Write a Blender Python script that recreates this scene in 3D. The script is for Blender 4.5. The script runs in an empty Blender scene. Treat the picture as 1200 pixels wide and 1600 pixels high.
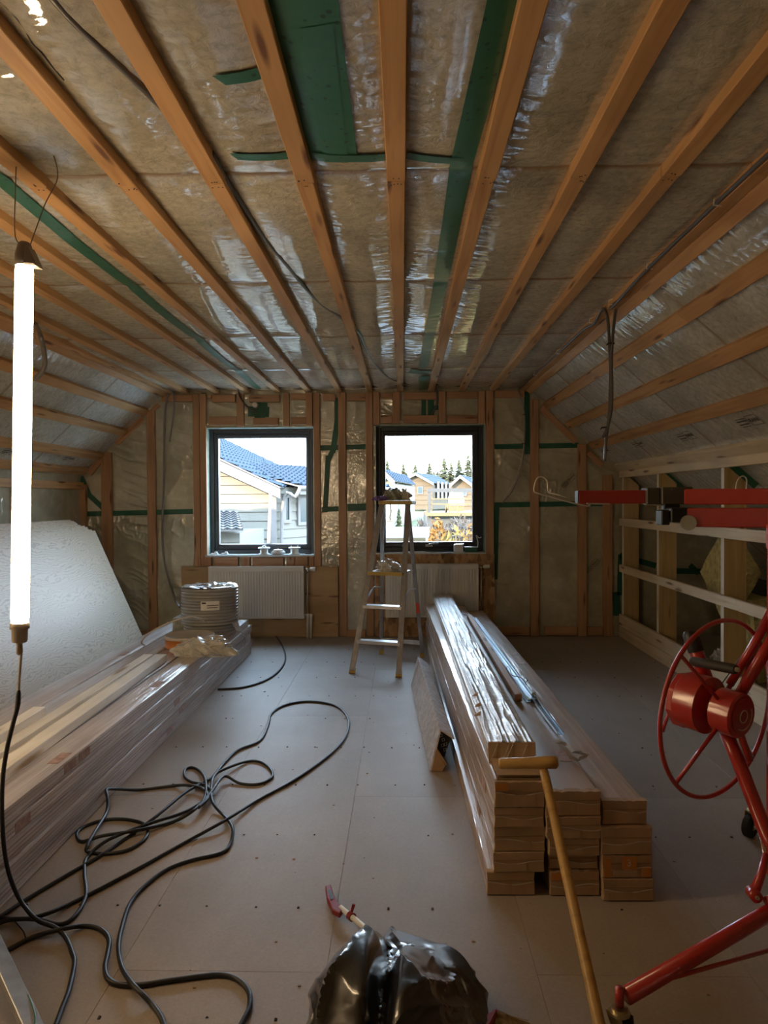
import bpy, bmesh, math, random
import numpy as np
from mathutils import Vector, Matrix, Euler
R = math.radians
SC = bpy.context.scene
COL = SC.collection
random.seed(7)

# ------------------------------------------------------------------ camera
F_PX = 1110.0
CAM = Vector((0.0, 0.0, 1.35))
CAM_ROT = Matrix.Rotation(R(1.5), 3, 'Z') @ Matrix.Rotation(R(90 - 1.03), 3, 'X') @ Matrix.Rotation(R(-0.35), 3, 'Z')
cd = bpy.data.cameras.new('camera'); cam = bpy.data.objects.new('camera', cd); COL.objects.link(cam)
cam.matrix_world = Matrix.Translation(CAM) @ CAM_ROT.to_4x4()
cd.sensor_fit = 'VERTICAL'; cd.sensor_height = 36.0; cd.lens = 36.0 * F_PX / 1600.0
cd.clip_start = 0.02; cd.clip_end = 600
SC.camera = cam

# ------------------------------------------------------------------ world, sun, exposure
w = bpy.data.worlds.new('world'); SC.world = w; w.use_nodes = True
nt = w.node_tree; nt.nodes.clear()
wo = nt.nodes.new('ShaderNodeOutputWorld'); bg = nt.nodes.new('ShaderNodeBackground')
tc = nt.nodes.new('ShaderNodeTexCoord'); sx = nt.nodes.new('ShaderNodeSeparateXYZ')
cr = nt.nodes.new('ShaderNodeValToRGB')
cr.color_ramp.elements[0].position = 0.0; cr.color_ramp.elements[0].color = (0.80, 0.90, 1.0, 1)
cr.color_ramp.elements[1].position = 0.7; cr.color_ramp.elements[1].color = (0.50, 0.72, 1.0, 1)
nt.links.new(tc.outputs['Generated'], sx.inputs[0]); nt.links.new(sx.outputs['Z'], cr.inputs[0])
nt.links.new(cr.outputs[0], bg.inputs[0]); nt.links.new(bg.outputs[0], wo.inputs[0])
bg.inputs[1].default_value = 16.5
SUN_DIR = Vector((0.52, 0.75, -0.34)).normalized()
sl = bpy.data.lights.new('sun', 'SUN'); sl.energy = 21.0; sl.angle = R(0.6); sl.color = (1.0, 0.80, 0.56)
so = bpy.data.objects.new('sun', sl); COL.objects.link(so); so.location = (-8, -12, 9)
so.rotation_euler = SUN_DIR.to_track_quat('-Z', 'Y').to_euler()
vs = SC.view_settings
SC.display_settings.display_device = 'sRGB'
vs.view_transform = 'Standard'; vs.look = 'None'; vs.gamma = 1.0; vs.use_curve_mapping = False
vs.exposure = 0.10
LAMP_E = 37.0
SC.cycles.max_bounces = 10; SC.cycles.diffuse_bounces = 5; SC.cycles.glossy_bounces = 5
SC.cycles.transparent_max_bounces = 12; SC.cycles.transmission_bounces = 6
SC.cycles.caustics_reflective = False; SC.cycles.caustics_refractive = False
SC.cycles.sample_clamp_indirect = 6.0

# ------------------------------------------------------------------ measuring: a sight line meets a real plane
def ray(px, py):
    return CAM_ROT @ Vector(((px - 600) / F_PX, -(py - 800) / F_PX, -1.0))
def atY(px, py, Y): d = ray(px, py); return CAM + d * ((Y - CAM.y) / d.y)
def atZ(px, py, Z): d = ray(px, py); return CAM + d * ((Z - CAM.z) / d.z)
def atX(px, py, X): d = ray(px, py); return CAM + d * ((X - CAM.x) / d.x)
def atP(px, py, P, N): d = ray(px, py); return CAM + d * ((P - CAM).dot(N) / d.dot(N))

# ------------------------------------------------------------------ node helpers / materials
def newmat(name):
    m = bpy.data.materials.new(name); m.use_nodes = True
    n = m.node_tree; b = n.nodes['Principled BSDF']
    return m, n, b
def nd(n, t, **k):
    x = n.nodes.new(t)
    for a, v in k.items(): setattr(x, a, v)
    return x
def coords(n, scale=(1, 1, 1), rnd=True, rot=(0, 0, 0)):
    t = nd(n, 'ShaderNodeTexCoord'); mp = nd(n, 'ShaderNodeMapping')
    mp.inputs['Scale'].default_value = scale; mp.inputs['Rotation'].default_value = rot
    if rnd:
        oi = nd(n, 'ShaderNodeObjectInfo'); mu = nd(n, 'ShaderNodeMath', operation='MULTIPLY'); mu.inputs[1].default_value = 37.0
        ad = nd(n, 'ShaderNodeVectorMath', operation='ADD')
        n.links.new(oi.outputs['Random'], mu.inputs[0]); n.links.new(t.outputs['Object'], ad.inputs[0]); n.links.new(mu.outputs[0], ad.inputs[1])
        n.links.new(ad.outputs[0], mp.inputs['Vector'])
    else: n.links.new(t.outputs['Object'], mp.inputs['Vector'])
    return mp
def noise(n, vec, scale=1, detail=4, rough=.55, dist=0):
    x = nd(n, 'ShaderNodeTexNoise'); x.inputs['Scale'].default_value = scale; x.inputs['Detail'].default_value = detail
    x.inputs['Roughness'].default_value = rough; x.inputs['Distortion'].default_value = dist
    n.links.new(vec.outputs[0], x.inputs['Vector']); return x
def ramp(n, src, stops):
    r = nd(n, 'ShaderNodeValToRGB'); e = r.color_ramp.elements
    while len(e) < len(stops): e.new(0.5)
    for i, (p, c) in enumerate(stops):
        e[i].position = p; e[i].color = (c[0], c[1], c[2], 1) if not isinstance(c, float) else (c, c, c, 1)
    n.links.new(src, r.inputs[0]); return r
def mixc(n, fac, a, b, mode='MIX'):
    m = nd(n, 'ShaderNodeMix', data_type='RGBA', blend_type=mode)
    for s, v in ((m.inputs[0], fac), (m.inputs[6], a), (m.inputs[7], b)):
        if hasattr(v, 'node'): n.links.new(v, s)
        else: s.default_value = v if isinstance(v, float) else (v[0], v[1], v[2], 1)
    return m.outputs[2]
def bump(n, h, strength, dist=.01, into=None, socket='Normal'):
    b = nd(n, 'ShaderNodeBump'); b.inputs['Strength'].default_value = strength; b.inputs['Distance'].default_value = dist
    n.links.new(h, b.inputs['Height'])
    if into is not None: n.links.new(b.outputs[0], into.inputs[socket])
    return b
def plain(name, col, rough=.5, metal=0., coat=0., nscale=0, namp=.12, brough=0, trans=0., emis=None, estr=0):
    m, n, b = newmat(name)
    b.inputs['Base Color'].default_value = (*col, 1); b.inputs['Roughness'].default_value = rough
    b.inputs['Metallic'].default_value = metal; b.inputs['Coat Weight'].default_value = coat; b.inputs['Coat Roughness'].default_value = .12
    b.inputs['Transmission Weight'].default_value = trans
    if emis: b.inputs['Emission Color'].default_value = (*emis, 1); b.inputs['Emission Strength'].default_value = estr
    sc = nscale or 9
    mp = coords(n); x = noise(n, mp, sc, 5)
    r = ramp(n, x.outputs['Fac'], [(0.3, 1.0 - namp), (0.7, 1.0 + namp * .4)])
    n.links.new(mixc(n, 1.0, col, r.outputs[0], 'MULTIPLY'), b.inputs['Base Color'])
    if brough: bump(n, x.outputs['Fac'], brough, .01, b)
    return m
def wood(name, light, dark, knot=(.18, .08, .04), grain=26, knots=True, rough=.62, kn=2.2):
    m, n, b = newmat(name)
    mp = coords(n, (1.0, 1, 1))
    g = coords(n, (1.3, grain, grain))
    x = noise(n, g, 1.0, 6, .6, .5)
    r = ramp(n, x.outputs['Fac'], [(0.28, dark), (0.50, light), (0.8, tuple(min(1, c * 1.12) for c in light))])
    big = noise(n, mp, 1.6, 2)
    rb = ramp(n, big.outputs['Fac'], [(0.3, .80), (0.7, 1.1)])
    c = mixc(n, 1.0, r.outputs[0], rb.outputs[0], 'MULTIPLY')
    if knots:
        k = coords(n, (kn * 1.0, kn * 7, kn * 7)); v = nd(n, 'ShaderNodeTexVoronoi'); v.inputs['Scale'].default_value = 1.0
        n.links.new(k.outputs[0], v.inputs['Vector'])
        rk = ramp(n, v.outputs['Distance'], [(0.09, 1.0), (0.22, .0)])
        c = mixc(n, rk.outputs[0], c, knot)
    n.links.new(c, b.inputs['Base Color']); b.inputs['Roughness'].default_value = rough
    bump(n, x.outputs['Fac'], .25, .004, b)
    return m
M = {}
M['batten'] = wood('aged_pine', (.60, .35, .155), (.44, .22, .085))
M['stud'] = wood('stud_pine', (.50, .29, .16), (.36, .19, .10))
M['pale'] = wood('pale_pine', (.80, .68, .50), (.66, .52, .35), knot=(.25, .15, .09))
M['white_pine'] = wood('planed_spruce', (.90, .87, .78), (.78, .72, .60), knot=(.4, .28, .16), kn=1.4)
M['eave'] = wood('eave_stud', (.60, .44, .22), (.48, .33, .15))
def film(name, base, base2, seam=None, coatr=.04, wool=30, wb=.75, cb=.05, seamc=(.36, .25, .15)):
    """mineral wool seen through a clear plastic film: matt wool below, glossy coat above"""
    m, n, b = newmat(name)
    mp = coords(n, (1, 1, 1), False)
    a = noise(n, mp, wool, 8, .68, .6); a2 = noise(n, mp, 3.0, 3)
    r = ramp(n, a.outputs['Fac'], [(0.30, base2), (0.52, base), (0.75, tuple(min(1, c * 1.25) for c in base))])
    r2 = ramp(n, a2.outputs['Fac'], [(0.3, .78), (0.7, 1.12)])
    c = mixc(n, 1.0, r.outputs[0], r2.outputs[0], 'MULTIPLY')
    if seam is not None:
        t = nd(n, 'ShaderNodeTexCoord'); s = nd(n, 'ShaderNodeSeparateXYZ'); n.links.new(t.outputs['Object'], s.inputs[0])
        wv = noise(n, mp, 4, 3); w1 = nd(n, 'ShaderNodeMath', operation='MULTIPLY_ADD'); w1.inputs[1].default_value = .03
        n.links.new(wv.outputs['Fac'], w1.inputs[0]); n.links.new(s.outputs['Y'], w1.inputs[2])
        p = nd(n, 'ShaderNodeMath', operation='PINGPONG'); p.inputs[1].default_value = seam[1] / 2
        o = nd(n, 'ShaderNodeMath', operation='SUBTRACT'); o.inputs[1].default_value = seam[0] - 12 * seam[1] + .015
        n.links.new(w1.outputs[0], o.inputs[0]); n.links.new(o.outputs[0], p.inputs[0])
        rs = ramp(n, p.outputs[0], [(0.004, 1.0), (0.022, .0)])
        c = mixc(n, rs.outputs[0], c, seamc)
    n.links.new(c, b.inputs['Base Color']); b.inputs['Roughness'].default_value = .75
    b.inputs['Coat Weight'].default_value = 1.0; b.inputs['Coat Roughness'].default_value = coatr; b.inputs['Coat IOR'].default_value = 2.3
    b.inputs['Specular IOR Level'].default_value = .2
    bump(n, a.outputs['Fac'], wb, .02, b)
    f = noise(n, mp, 22, 3, .5, 1.0)
    bump(n, f.outputs['Fac'], cb, .01, b, 'Coat Normal')
    return m
M['film_ceiling'] = film('ceiling_film', (.66, .63, .52), (.44, .41, .32), seam=(2.37, 1.19))
M['film_slope'] = film('slope_film', (.68, .70, .66), (.48, .49, .46), seam=(2.37, 1.19), seamc=(.44, .38, .30))
M['film_wall'] = film('gable_film', (.47, .45, .33), (.42, .40, .29), wool=9, wb=.1, coatr=.10, cb=.4)
M['film_dark'] = film('eave_film', (.30, .28, .19), (.25, .23, .15), wool=9, wb=.1)
def tape():
    m, n, b = newmat('green_tape')
    mp = coords(n, (1, 1, 1), False)
    v = nd(n, 'ShaderNodeTexVoronoi'); v.inputs['Scale'].default_value = 26; n.links.new(mp.outputs[0], v.inputs['Vector'])
    rv = ramp(n, v.outputs['Distance'], [(0.14, 1.0), (0.2, .0)])
    c = mixc(n, rv.outputs[0], (.025, .14, .075), (.010, .055, .03))
    n.links.new(c, b.inputs['Base Color']); b.inputs['Roughness'].default_value = .38
    b.inputs['Coat Weight'].default_value = .25
    x = noise(n, mp, 14, 3); bump(n, x.outputs['Fac'], .2, .01, b)
    return m
M['tape'] = tape()
M['tape_dark'] = plain('green_tape_wall', (.02, .12, .075), .45)
M['green_film'] = plain('greenish_reveal_film', (.62, .78, .70), .25, coat=.5, nscale=12, namp=.3, brough=.5)
M['frame'] = plain('anthracite_window_paint', (.022, .028, .034), .38, coat=.1)
M['frame_light'] = plain('window_inner_edge', (.10, .10, .105), .4)
M['white'] = plain('white_enamel', (.74, .74, .72), .35, coat=.3, namp=.04)
M['white_plastic'] = plain('white_plastic', (.82, .82, .80), .4, namp=.05)
M['pipe_chrome'] = plain('chrome', (.75, .75, .76), .2, 1.0)
M['wire'] = plain('bright_wire', (.72, .68, .60), .35, .3)
M['brass'] = plain('zinc_steel', (.68, .60, .42), .35, 1.0)
M['red'] = plain('red_paint', (.46, .028, .022), .30, coat=.6, nscale=30, namp=.1)
M['red_bright'] = plain('red_plastic_paint', (.50, .05, .04), .35, coat=.3, namp=.1)
M['red_plastic'] = plain('red_plastic', (.26, .008, .016), .35, coat=.3)
M['black'] = plain('black_plastic', (.018, .017, .016), .42)
M['black_soft'] = plain('dark_grip', (.035, .03, .027), .6)
M['clamp'] = plain('clamp_plastic', (.10, .088, .072), .5)
M['cable'] = plain('black_cable', (.018, .019, .022), .42, nscale=60, namp=.3)
M['conduit'] = plain('grey_conduit', (.10, .095, .095), .4, coat=.2)
M['grey_cable'] = plain('grey_cable', (.26, .25, .25), .5)
M['white_cable'] = plain('white_cable', (.60, .55, .48), .5)
M['alu'] = plain('aluminium', (.62, .62, .62), .36, 1.0, nscale=20, namp=.15)
M['alu_dull'] = plain('aluminium_dull', (.36, .36, .37), .42, .6, nscale=20, namp=.2)
M['galv'] = plain('galvanised_steel', (.62, .70, .78), .3, 1.0, namp=.1)
M['yellow'] = plain('yellow_trim', (.50, .34, .07), .5)
M['card'] = plain('kraft_cardboard', (.48, .34, .215), .85, nscale=7, namp=.2, brough=.15)
M['card_dark'] = plain('brown_cardboard', (.34, .22, .13), .85, nscale=7, namp=.2)
M['orange'] = plain('orange_print', (.58, .24, .05), .6)
M['sticker'] = plain('reddish_sticker', (.46, .30, .24), .6, nscale=40, namp=.4)
M['ptape'] = plain('clear_parcel_tape', (.50, .36, .235), .25, coat=.6)
M['orange_reel'] = plain('orange_plastic', (.62, .22, .05), .45)
M['rubber'] = plain('black_rubber', (.025, .024, .024), .7)
M['bristle'] = plain('natural_bristle', (.42, .30, .16), .8, nscale=80, namp=.5)
M['purple'] = plain('purple_glove', (.20, .12, .42), .6)
M['handle_wood'] = wood('varnished_handle', (.50, .31, .10), (.36, .20, .055), knots=False, rough=.38)
M['ink'] = plain('black_ink', (.03, .03, .03), .5)
M['sill_foil'] = plain('white_sill_foil', (.70, .78, .80), .35, coat=.4)
M['wool'] = plain('yellow_mineral_wool', (.66, .58, .26), .95, nscale=26, namp=.35, brough=1.0)
M['red_tag'] = plain('fluorescent_red', (.85, .08, .03), .5)
M['coil'] = plain('grey_corrugated_pipe', (.34, .35, .35), .3, coat=.8)
def wrapped(name, base, dark, streak, coatr=.12, cb=.35):
    m, n, b = newmat(name)
    mp = coords(n, (1.2, 34, 34)); x = noise(n, mp, 1, 5, .6, .2)
    mq = coords(n, (1, 1, 1)); y = noise(n, mq, 2.0, 3)
    r = ramp(n, x.outputs['Fac'], [(0.3, dark), (0.55, base), (0.72, streak)])
    r2 = ramp(n, y.outputs['Fac'], [(0.3, .82), (0.7, 1.08)])
    n.links.new(mixc(n, 1.0, r.outputs[0], r2.outputs[0], 'MULTIPLY'), b.inputs['Base Color'])
    b.inputs['Roughness'].default_value = .6; b.inputs['Coat Weight'].default_value = 1.0; b.inputs['Coat Roughness'].default_value = coatr
    mw = coords(n, (2.2, 42, 30)); z = noise(n, mw, 1, 4, .6, 1.2)
    bump(n, z.outputs['Fac'], cb, .012, b, 'Coat Normal')
    return m
M['wrap'] = wrapped('boards_in_clear_film', (.60, .49, .42), (.47, .37, .31), (.72, .63, .57))
M['wrap_grey'] = wrapped('boards_in_clear_film_grey', (.70, .64, .62), (.50, .43, .41), (.84, .81, .80), cb=.5)
M['wrap_top'] = wrapped('crinkled_film_pack', (.62, .60, .58), (.45, .42, .40), (.80, .80, .80), .08, .6)
M['wrap_plain'] = wrapped('pack_top', (.55, .45, .38), (.50, .40, .335), (.58, .48, .41), .35, .08)
M['board_white'] = plain('white_board', (.62, .56, .50), .5)
M['crumple'] = plain('crumpled_clear_plastic', (.62, .62, .58), .22, coat=.8, nscale=30, namp=.3, brough=.6)
M['crumple_grey'] = plain('crumpled_grey_plastic', (.36, .37, .32), .3, coat=.5, nscale=20, namp=.5, brough=.6)
M['bag'] = plain('black_bag_film', (.012, .012, .013), .24, coat=.7, nscale=14, brough=.25)
def plywood():
    m, n, b = newmat('plywood_veneer')
    mp = coords(n, (1.1, 3.2, 1.0), True)
    x = noise(n, mp, 1.0, 5, .55, .35)
    se = nd(n, 'ShaderNodeSeparateXYZ'); t = nd(n, 'ShaderNodeTexCoord'); n.links.new(t.outputs['Object'], se.inputs[0])
    m1 = nd(n, 'ShaderNodeMath', operation='MULTIPLY'); m1.inputs[1].default_value = 150; n.links.new(x.outputs['Fac'], m1.inputs[0])
    mu = nd(n, 'ShaderNodeMath', operation='MULTIPLY_ADD'); mu.inputs[1].default_value = 330; n.links.new(se.outputs['Y'], mu.inputs[0]); n.links.new(m1.outputs[0], mu.inputs[2])
    si = nd(n, 'ShaderNodeMath', operation='SINE'); n.links.new(mu.outputs[0], si.inputs[0])
    r = ramp(n, si.outputs[0], [(0.0, (.63, .54, .41)), (0.6, (.60, .51, .385)), (1.0, (.46, .37, .265))])
    n.links.new(r.outputs[0], b.inputs['Base Color']); b.inputs['Roughness'].default_value = .42
    return m
M['ply'] = plywood()
M['ply_panel'] = wood('pine_plywood_panel', (.56, .38, .20), (.46, .29, .14), grain=8)
def osb():
    m, n, b = newmat('osb')
    mp = coords(n, (1, 1, 1)); v = nd(n, 'ShaderNodeTexVoronoi'); v.inputs['Scale'].default_value = 28
    mq = coords(n, (1, .35, .5), rot=(.3, .5, .6)); n.links.new(mq.outputs[0], v.inputs['Vector'])
    r = ramp(n, v.outputs['Color'], [(0.1, (.22, .12, .06)), (0.5, (.42, .25, .12)), (0.9, (.56, .37, .20))])
    n.links.new(r.outputs[0], b.inputs['Base Color']); b.inputs['Roughness'].default_value = .6
    return m
M['osb'] = osb()
def floor_mat():
    m, n, b = newmat('chipboard_floor')
    mp = coords(n, (1, 1, 1)); x = noise(n, mp, 1.3, 6, .6); y = noise(n, mp, 120, 3, .7); z = noise(n, coords(n, (3, .7, 1)), 1.5, 5, .65, .5)
    r = ramp(n, x.outputs['Fac'], [(0.3, (.33, .28, .235)), (0.55, (.37, .32, .275)), (0.75, (.42, .37, .325))])
    r2 = ramp(n, y.outputs['Fac'], [(0.3, .90), (0.7, 1.06)]); r3 = ramp(n, z.outputs['Fac'], [(0.4, 1.0), (0.8, 1.12)])
    c = mixc(n, 1.0, r.outputs[0], r2.outputs[0], 'MULTIPLY'); c = mixc(n, 1.0, c, r3.outputs[0], 'MULTIPLY')
    n.links.new(c, b.inputs['Base Color']); b.inputs['Roughness'].default_value = .55
    bump(n, y.outputs['Fac'], .08, .002, b)
    return m
M['floor'] = floor_mat()
def glass():
    m = bpy.data.materials.new('window_glass'); m.use_nodes = True; n = m.node_tree; n.nodes.clear()
    o = nd(n, 'ShaderNodeOutputMaterial'); t = nd(n, 'ShaderNodeBsdfTransparent'); t.inputs[0].default_value = (.93, .97, .97, 1)
    g = nd(n, 'ShaderNodeBsdfGlossy'); g.inputs['Roughness'].default_value = .0
    f = nd(n, 'ShaderNodeFresnel'); f.inputs[0].default_value = 1.6; mx = nd(n, 'ShaderNodeMixShader')
    n.links.new(f.outputs[0], mx.inputs[0]); n.links.new(t.outputs[0], mx.inputs[1]); n.links.new(g.outputs[0], mx.inputs[2]); n.links.new(mx.outputs[0], o.inputs[0])
    return m
M['glass'] = glass()
# outdoors
M['siding'] = plain('painted_siding', (.155, .142, .117), .7, namp=.05)
M['siding_trim'] = plain('white_trim', (0.15, 0.135, 0.125), .6, namp=.05)
def roofmat():
    m = plain('blue_grey_roof_tile', (.026, .040, .062), .85, namp=.15); m.node_tree.nodes['Principled BSDF'].inputs['Specular IOR Level'].default_value = .12; return m
M['roof_blue'] = roofmat()

M['ext_wood'] = plain('larch_siding', (0.08, 0.055, 0.031), .8, namp=.15)
M['ext_dark'] = plain('house_window', (0.03, 0.045, 0.05), .2)
M['ext_grey'] = plain('grey_timber', (0.055, 0.053, 0.053), .8)
M['deck'] = plain('fresh_timber', (0.115, 0.078, 0.036), .8)
M['lawn'] = plain('autumn_lawn', (0.06, 0.07, 0.018), .95, nscale=2, namp=.5)
M['bounce_yard'] = plain('bounce_yard_gravel', (.66, .64, .60), .9, nscale=6, namp=.15)  # pale colour for the added ground that bounces daylight indoors
M['spruce'] = plain('spruce_needles', (0.045, 0.045, 0.015), .9, nscale=3, namp=.5)
M['spruce_young'] = plain('young_spruce', (0.055, 0.055, 0.01), .9, nscale=8, namp=.5)
M['bush_orange'] = plain('orange_hedge', (0.19, 0.09, 0.017), .9, nscale=20, namp=.6)
M['bush_yellow'] = plain('yellow_hedge', (0.19, 0.13, 0.026), .9, nscale=20, namp=.6)
M['bush_grey'] = plain('bare_shrub', (0.065, 0.056, 0.05), .9, nscale=20, namp=.5)
M['trunk'] = plain('bark', (.10, .07, .05), .9)
M['green_glass'] = plain('greenhouse_glazing', (0.17, 0.15, 0.13), .3)

# ------------------------------------------------------------------ mesh helpers
class MB:
    def __init__(s): s.b = bmesh.new()
    def verts(s, vs): return [s.b.verts.new(v) for v in vs]
    def face(s, vs):
        try: return s.b.faces.new(vs)
        except ValueError: return None
    def box(s, lo, hi, mt=None):
        x0, y0, z0 = lo; x1, y1, z1 = hi
        c = [Vector(p) for p in ((x0, y0, z0), (x1, y0, z0), (x1, y1, z0), (x0, y1, z0), (x0, y0, z1), (x1, y0, z1), (x1, y1, z1), (x0, y1, z1))]
        if mt is not None: c = [mt @ p for p in c]
        v = s.verts(c)
        for f in ((3, 2, 1, 0), (4, 5, 6, 7), (0, 1, 5, 4), (1, 2, 6, 5), (2, 3, 7, 6), (3, 0, 4, 7)): s.face([v[i] for i in f])
        return v
    def prism(s, poly, thick, mt=None):
        """poly: 3D points of one face; thick: Vector extrusion"""
        a = [Vector(p) for p in poly]; b = [p + Vector(thick) for p in a]
        if mt is not None: a = [mt @ p for p in a]; b = [mt @ p for p in b]
        va, vb = s.verts(a), s.verts(b); n = len(a)
        s.face(va[::-1]); s.face(vb)
        for i in range(n): s.face([va[i], va[(i + 1) % n], vb[(i + 1) % n], vb[i]])
    def tube(s, pts, r, seg=10, cap=True, closed=False):
        pts = [Vector(p) for p in pts]; n = len(pts); rr = r if isinstance(r, (list, tuple)) else [r] * n
        rings = []; up = None
        for i, p in enumerate(pts):
            if closed: t = pts[(i + 1) % n] - pts[i - 1]
            else: t = pts[min(i + 1, n - 1)] - pts[max(i - 1, 0)]
            t.normalize()
            if up is None:
                up = Vector((0, 0, 1)) if abs(t.z) < .9 else Vector((1, 0, 0))
            a = t.cross(up); a.normalize(); up = a.cross(t); up.normalize()
            rings.append(s.verts([p + (a * math.cos(2 * math.pi * k / seg) + up * math.sin(2 * math.pi * k / seg)) * rr[i] for k in range(seg)]))
        m = n if closed else n - 1
        for i in range(m):
            A, B = rings[i], rings[(i + 1) % n]
            if closed and i == n - 1:
                off = min(range(seg), key=lambda o: (A[0].co - B[o].co).length); B = B[off:] + B[:off]
            for k in range(seg): s.face([A[k], B[k], B[(k + 1) % seg], A[(k + 1) % seg]])
        if cap and not closed: s.face(rings[0][::1]); s.face(rings[-1][::-1])
    def cyl(s, a, b, r, r2=None, seg=20): s.tube([a, b], [r, r2 if r2 is not None else r], seg)
    def lathe(s, prof, seg=28, mt=None):
        rings = []
        for (r, z) in prof:
            ps = [Vector((r * math.cos(2 * math.pi * k / seg), r * math.sin(2 * math.pi * k / seg), z)) for k in range(seg)]
            if mt is not None: ps = [mt @ p for p in ps]
            rings.append(s.verts(ps))
        for A, B in zip(rings, rings[1:]):
            for k in range(seg): s.face([A[k], A[(k + 1) % seg], B[(k + 1) % seg], B[k]])
        s.face(rings[0][::-1]); s.face(rings[-1])
    def bevel(s, w=.002, seg=1):
        s.b.normal_update()
        es = [e for e in s.b.edges if len(e.link_faces) == 2 and e.calc_face_angle(0) > .6]
        bmesh.ops.bevel(s.b, geom=es, offset=w, segments=seg, affect='EDGES', clamp_overlap=True)
        return s
    def build(s, name, mat, parent=None, smooth=False):
        bmesh.ops.recalc_face_normals(s.b, faces=s.b.faces)
        me = bpy.data.meshes.new(name); s.b.to_mesh(me); s.b.free()
        if smooth:
            me.polygons.foreach_set('use_smooth', [True] * len(me.polygons))
        me.materials.append(M[mat] if isinstance(mat, str) else mat)
        o = bpy.data.objects.new(name, me); COL.objects.link(o)
        if parent is not None: attach(o, parent)
        return o
def autosmooth(o, ang=40):
    me = o.data; me.polygons.foreach_set('use_smooth', [True] * len(me.polygons))
    try: me.set_sharp_from_angle(angle=R(ang))
    except Exception: pass
    return o
def attach(o, parent):
    o.parent = parent
    o.matrix_parent_inverse = parent.matrix_basis.inverted() if parent.parent is None else (parent.parent.matrix_basis @ parent.matrix_parent_inverse @ parent.matrix_basis).inverted()
def tag(o, label=None, cat=None, group=None, kind=None):
    for k, v in (('label', label), ('category', cat), ('group', group), ('kind', kind)):
        if v: o[k] = v
    return o
def thing(name, label, cat, loc=(0, 0, 0), group=None, rot=None):
    o = bpy.data.objects.new(name, None); COL.objects.link(o); o.empty_display_size = .1
    mt = Matrix.Translation(Vector(loc))
    if rot is not None: mt = mt @ rot.to_4x4()
    o.matrix_basis = mt
    return tag(o, label, cat, group)
def beam(name, a, b, w, h, mat, parent=None, up=(0, 0, 1), bev=.0025):
    """timber from a to b (centre line); w across, h along up; long axis is local X so the grain follows it"""
    a = Vector(a); b = Vector(b); x = (b - a); L = x.length; x.normalize(); up = Vector(up)
    y = up.cross(x).normalized(); z = x.cross(y).normalized()
    mb = MB(); mb.box((0, -w / 2, -h / 2), (L, w / 2, h / 2))
    if bev: mb.bevel(bev)
    o = mb.build(name, mat)
    mt = Matrix((x, y, z)).transposed().to_4x4(); mt.translation = a
    if parent is not None:
        o.parent = parent
        o.matrix_parent_inverse = Matrix.Identity(4) if parent.matrix_basis == Matrix.Identity(4) else parent.matrix_basis.inverted()
    o.matrix_basis = mt
    return o
def spline(pts, n=8):
    P = [Vector(p) for p in pts]; out = []
    for i in range(len(P) - 1):
        p0 = P[max(i - 1, 0)]; p1 = P[i]; p2 = P[i + 1]; p3 = P[min(i + 2, len(P) - 1)]
        for k in range(n):
            t = k / n
            out.append(.5 * ((2 * p1) + (p2 - p0) * t + (2 * p0 - 5 * p1 + 4 * p2 - p3) * t * t + (3 * p1 - p0 - 3 * p2 + p3) * t ** 3))
    out.append(P[-1]); return out
def cable(name, pts, r, mat, parent=None, n=8, seg=8):
    mb = MB(); mb.tube(spline(pts, n), r, seg); return mb.build(name, mat, parent, True)
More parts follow.
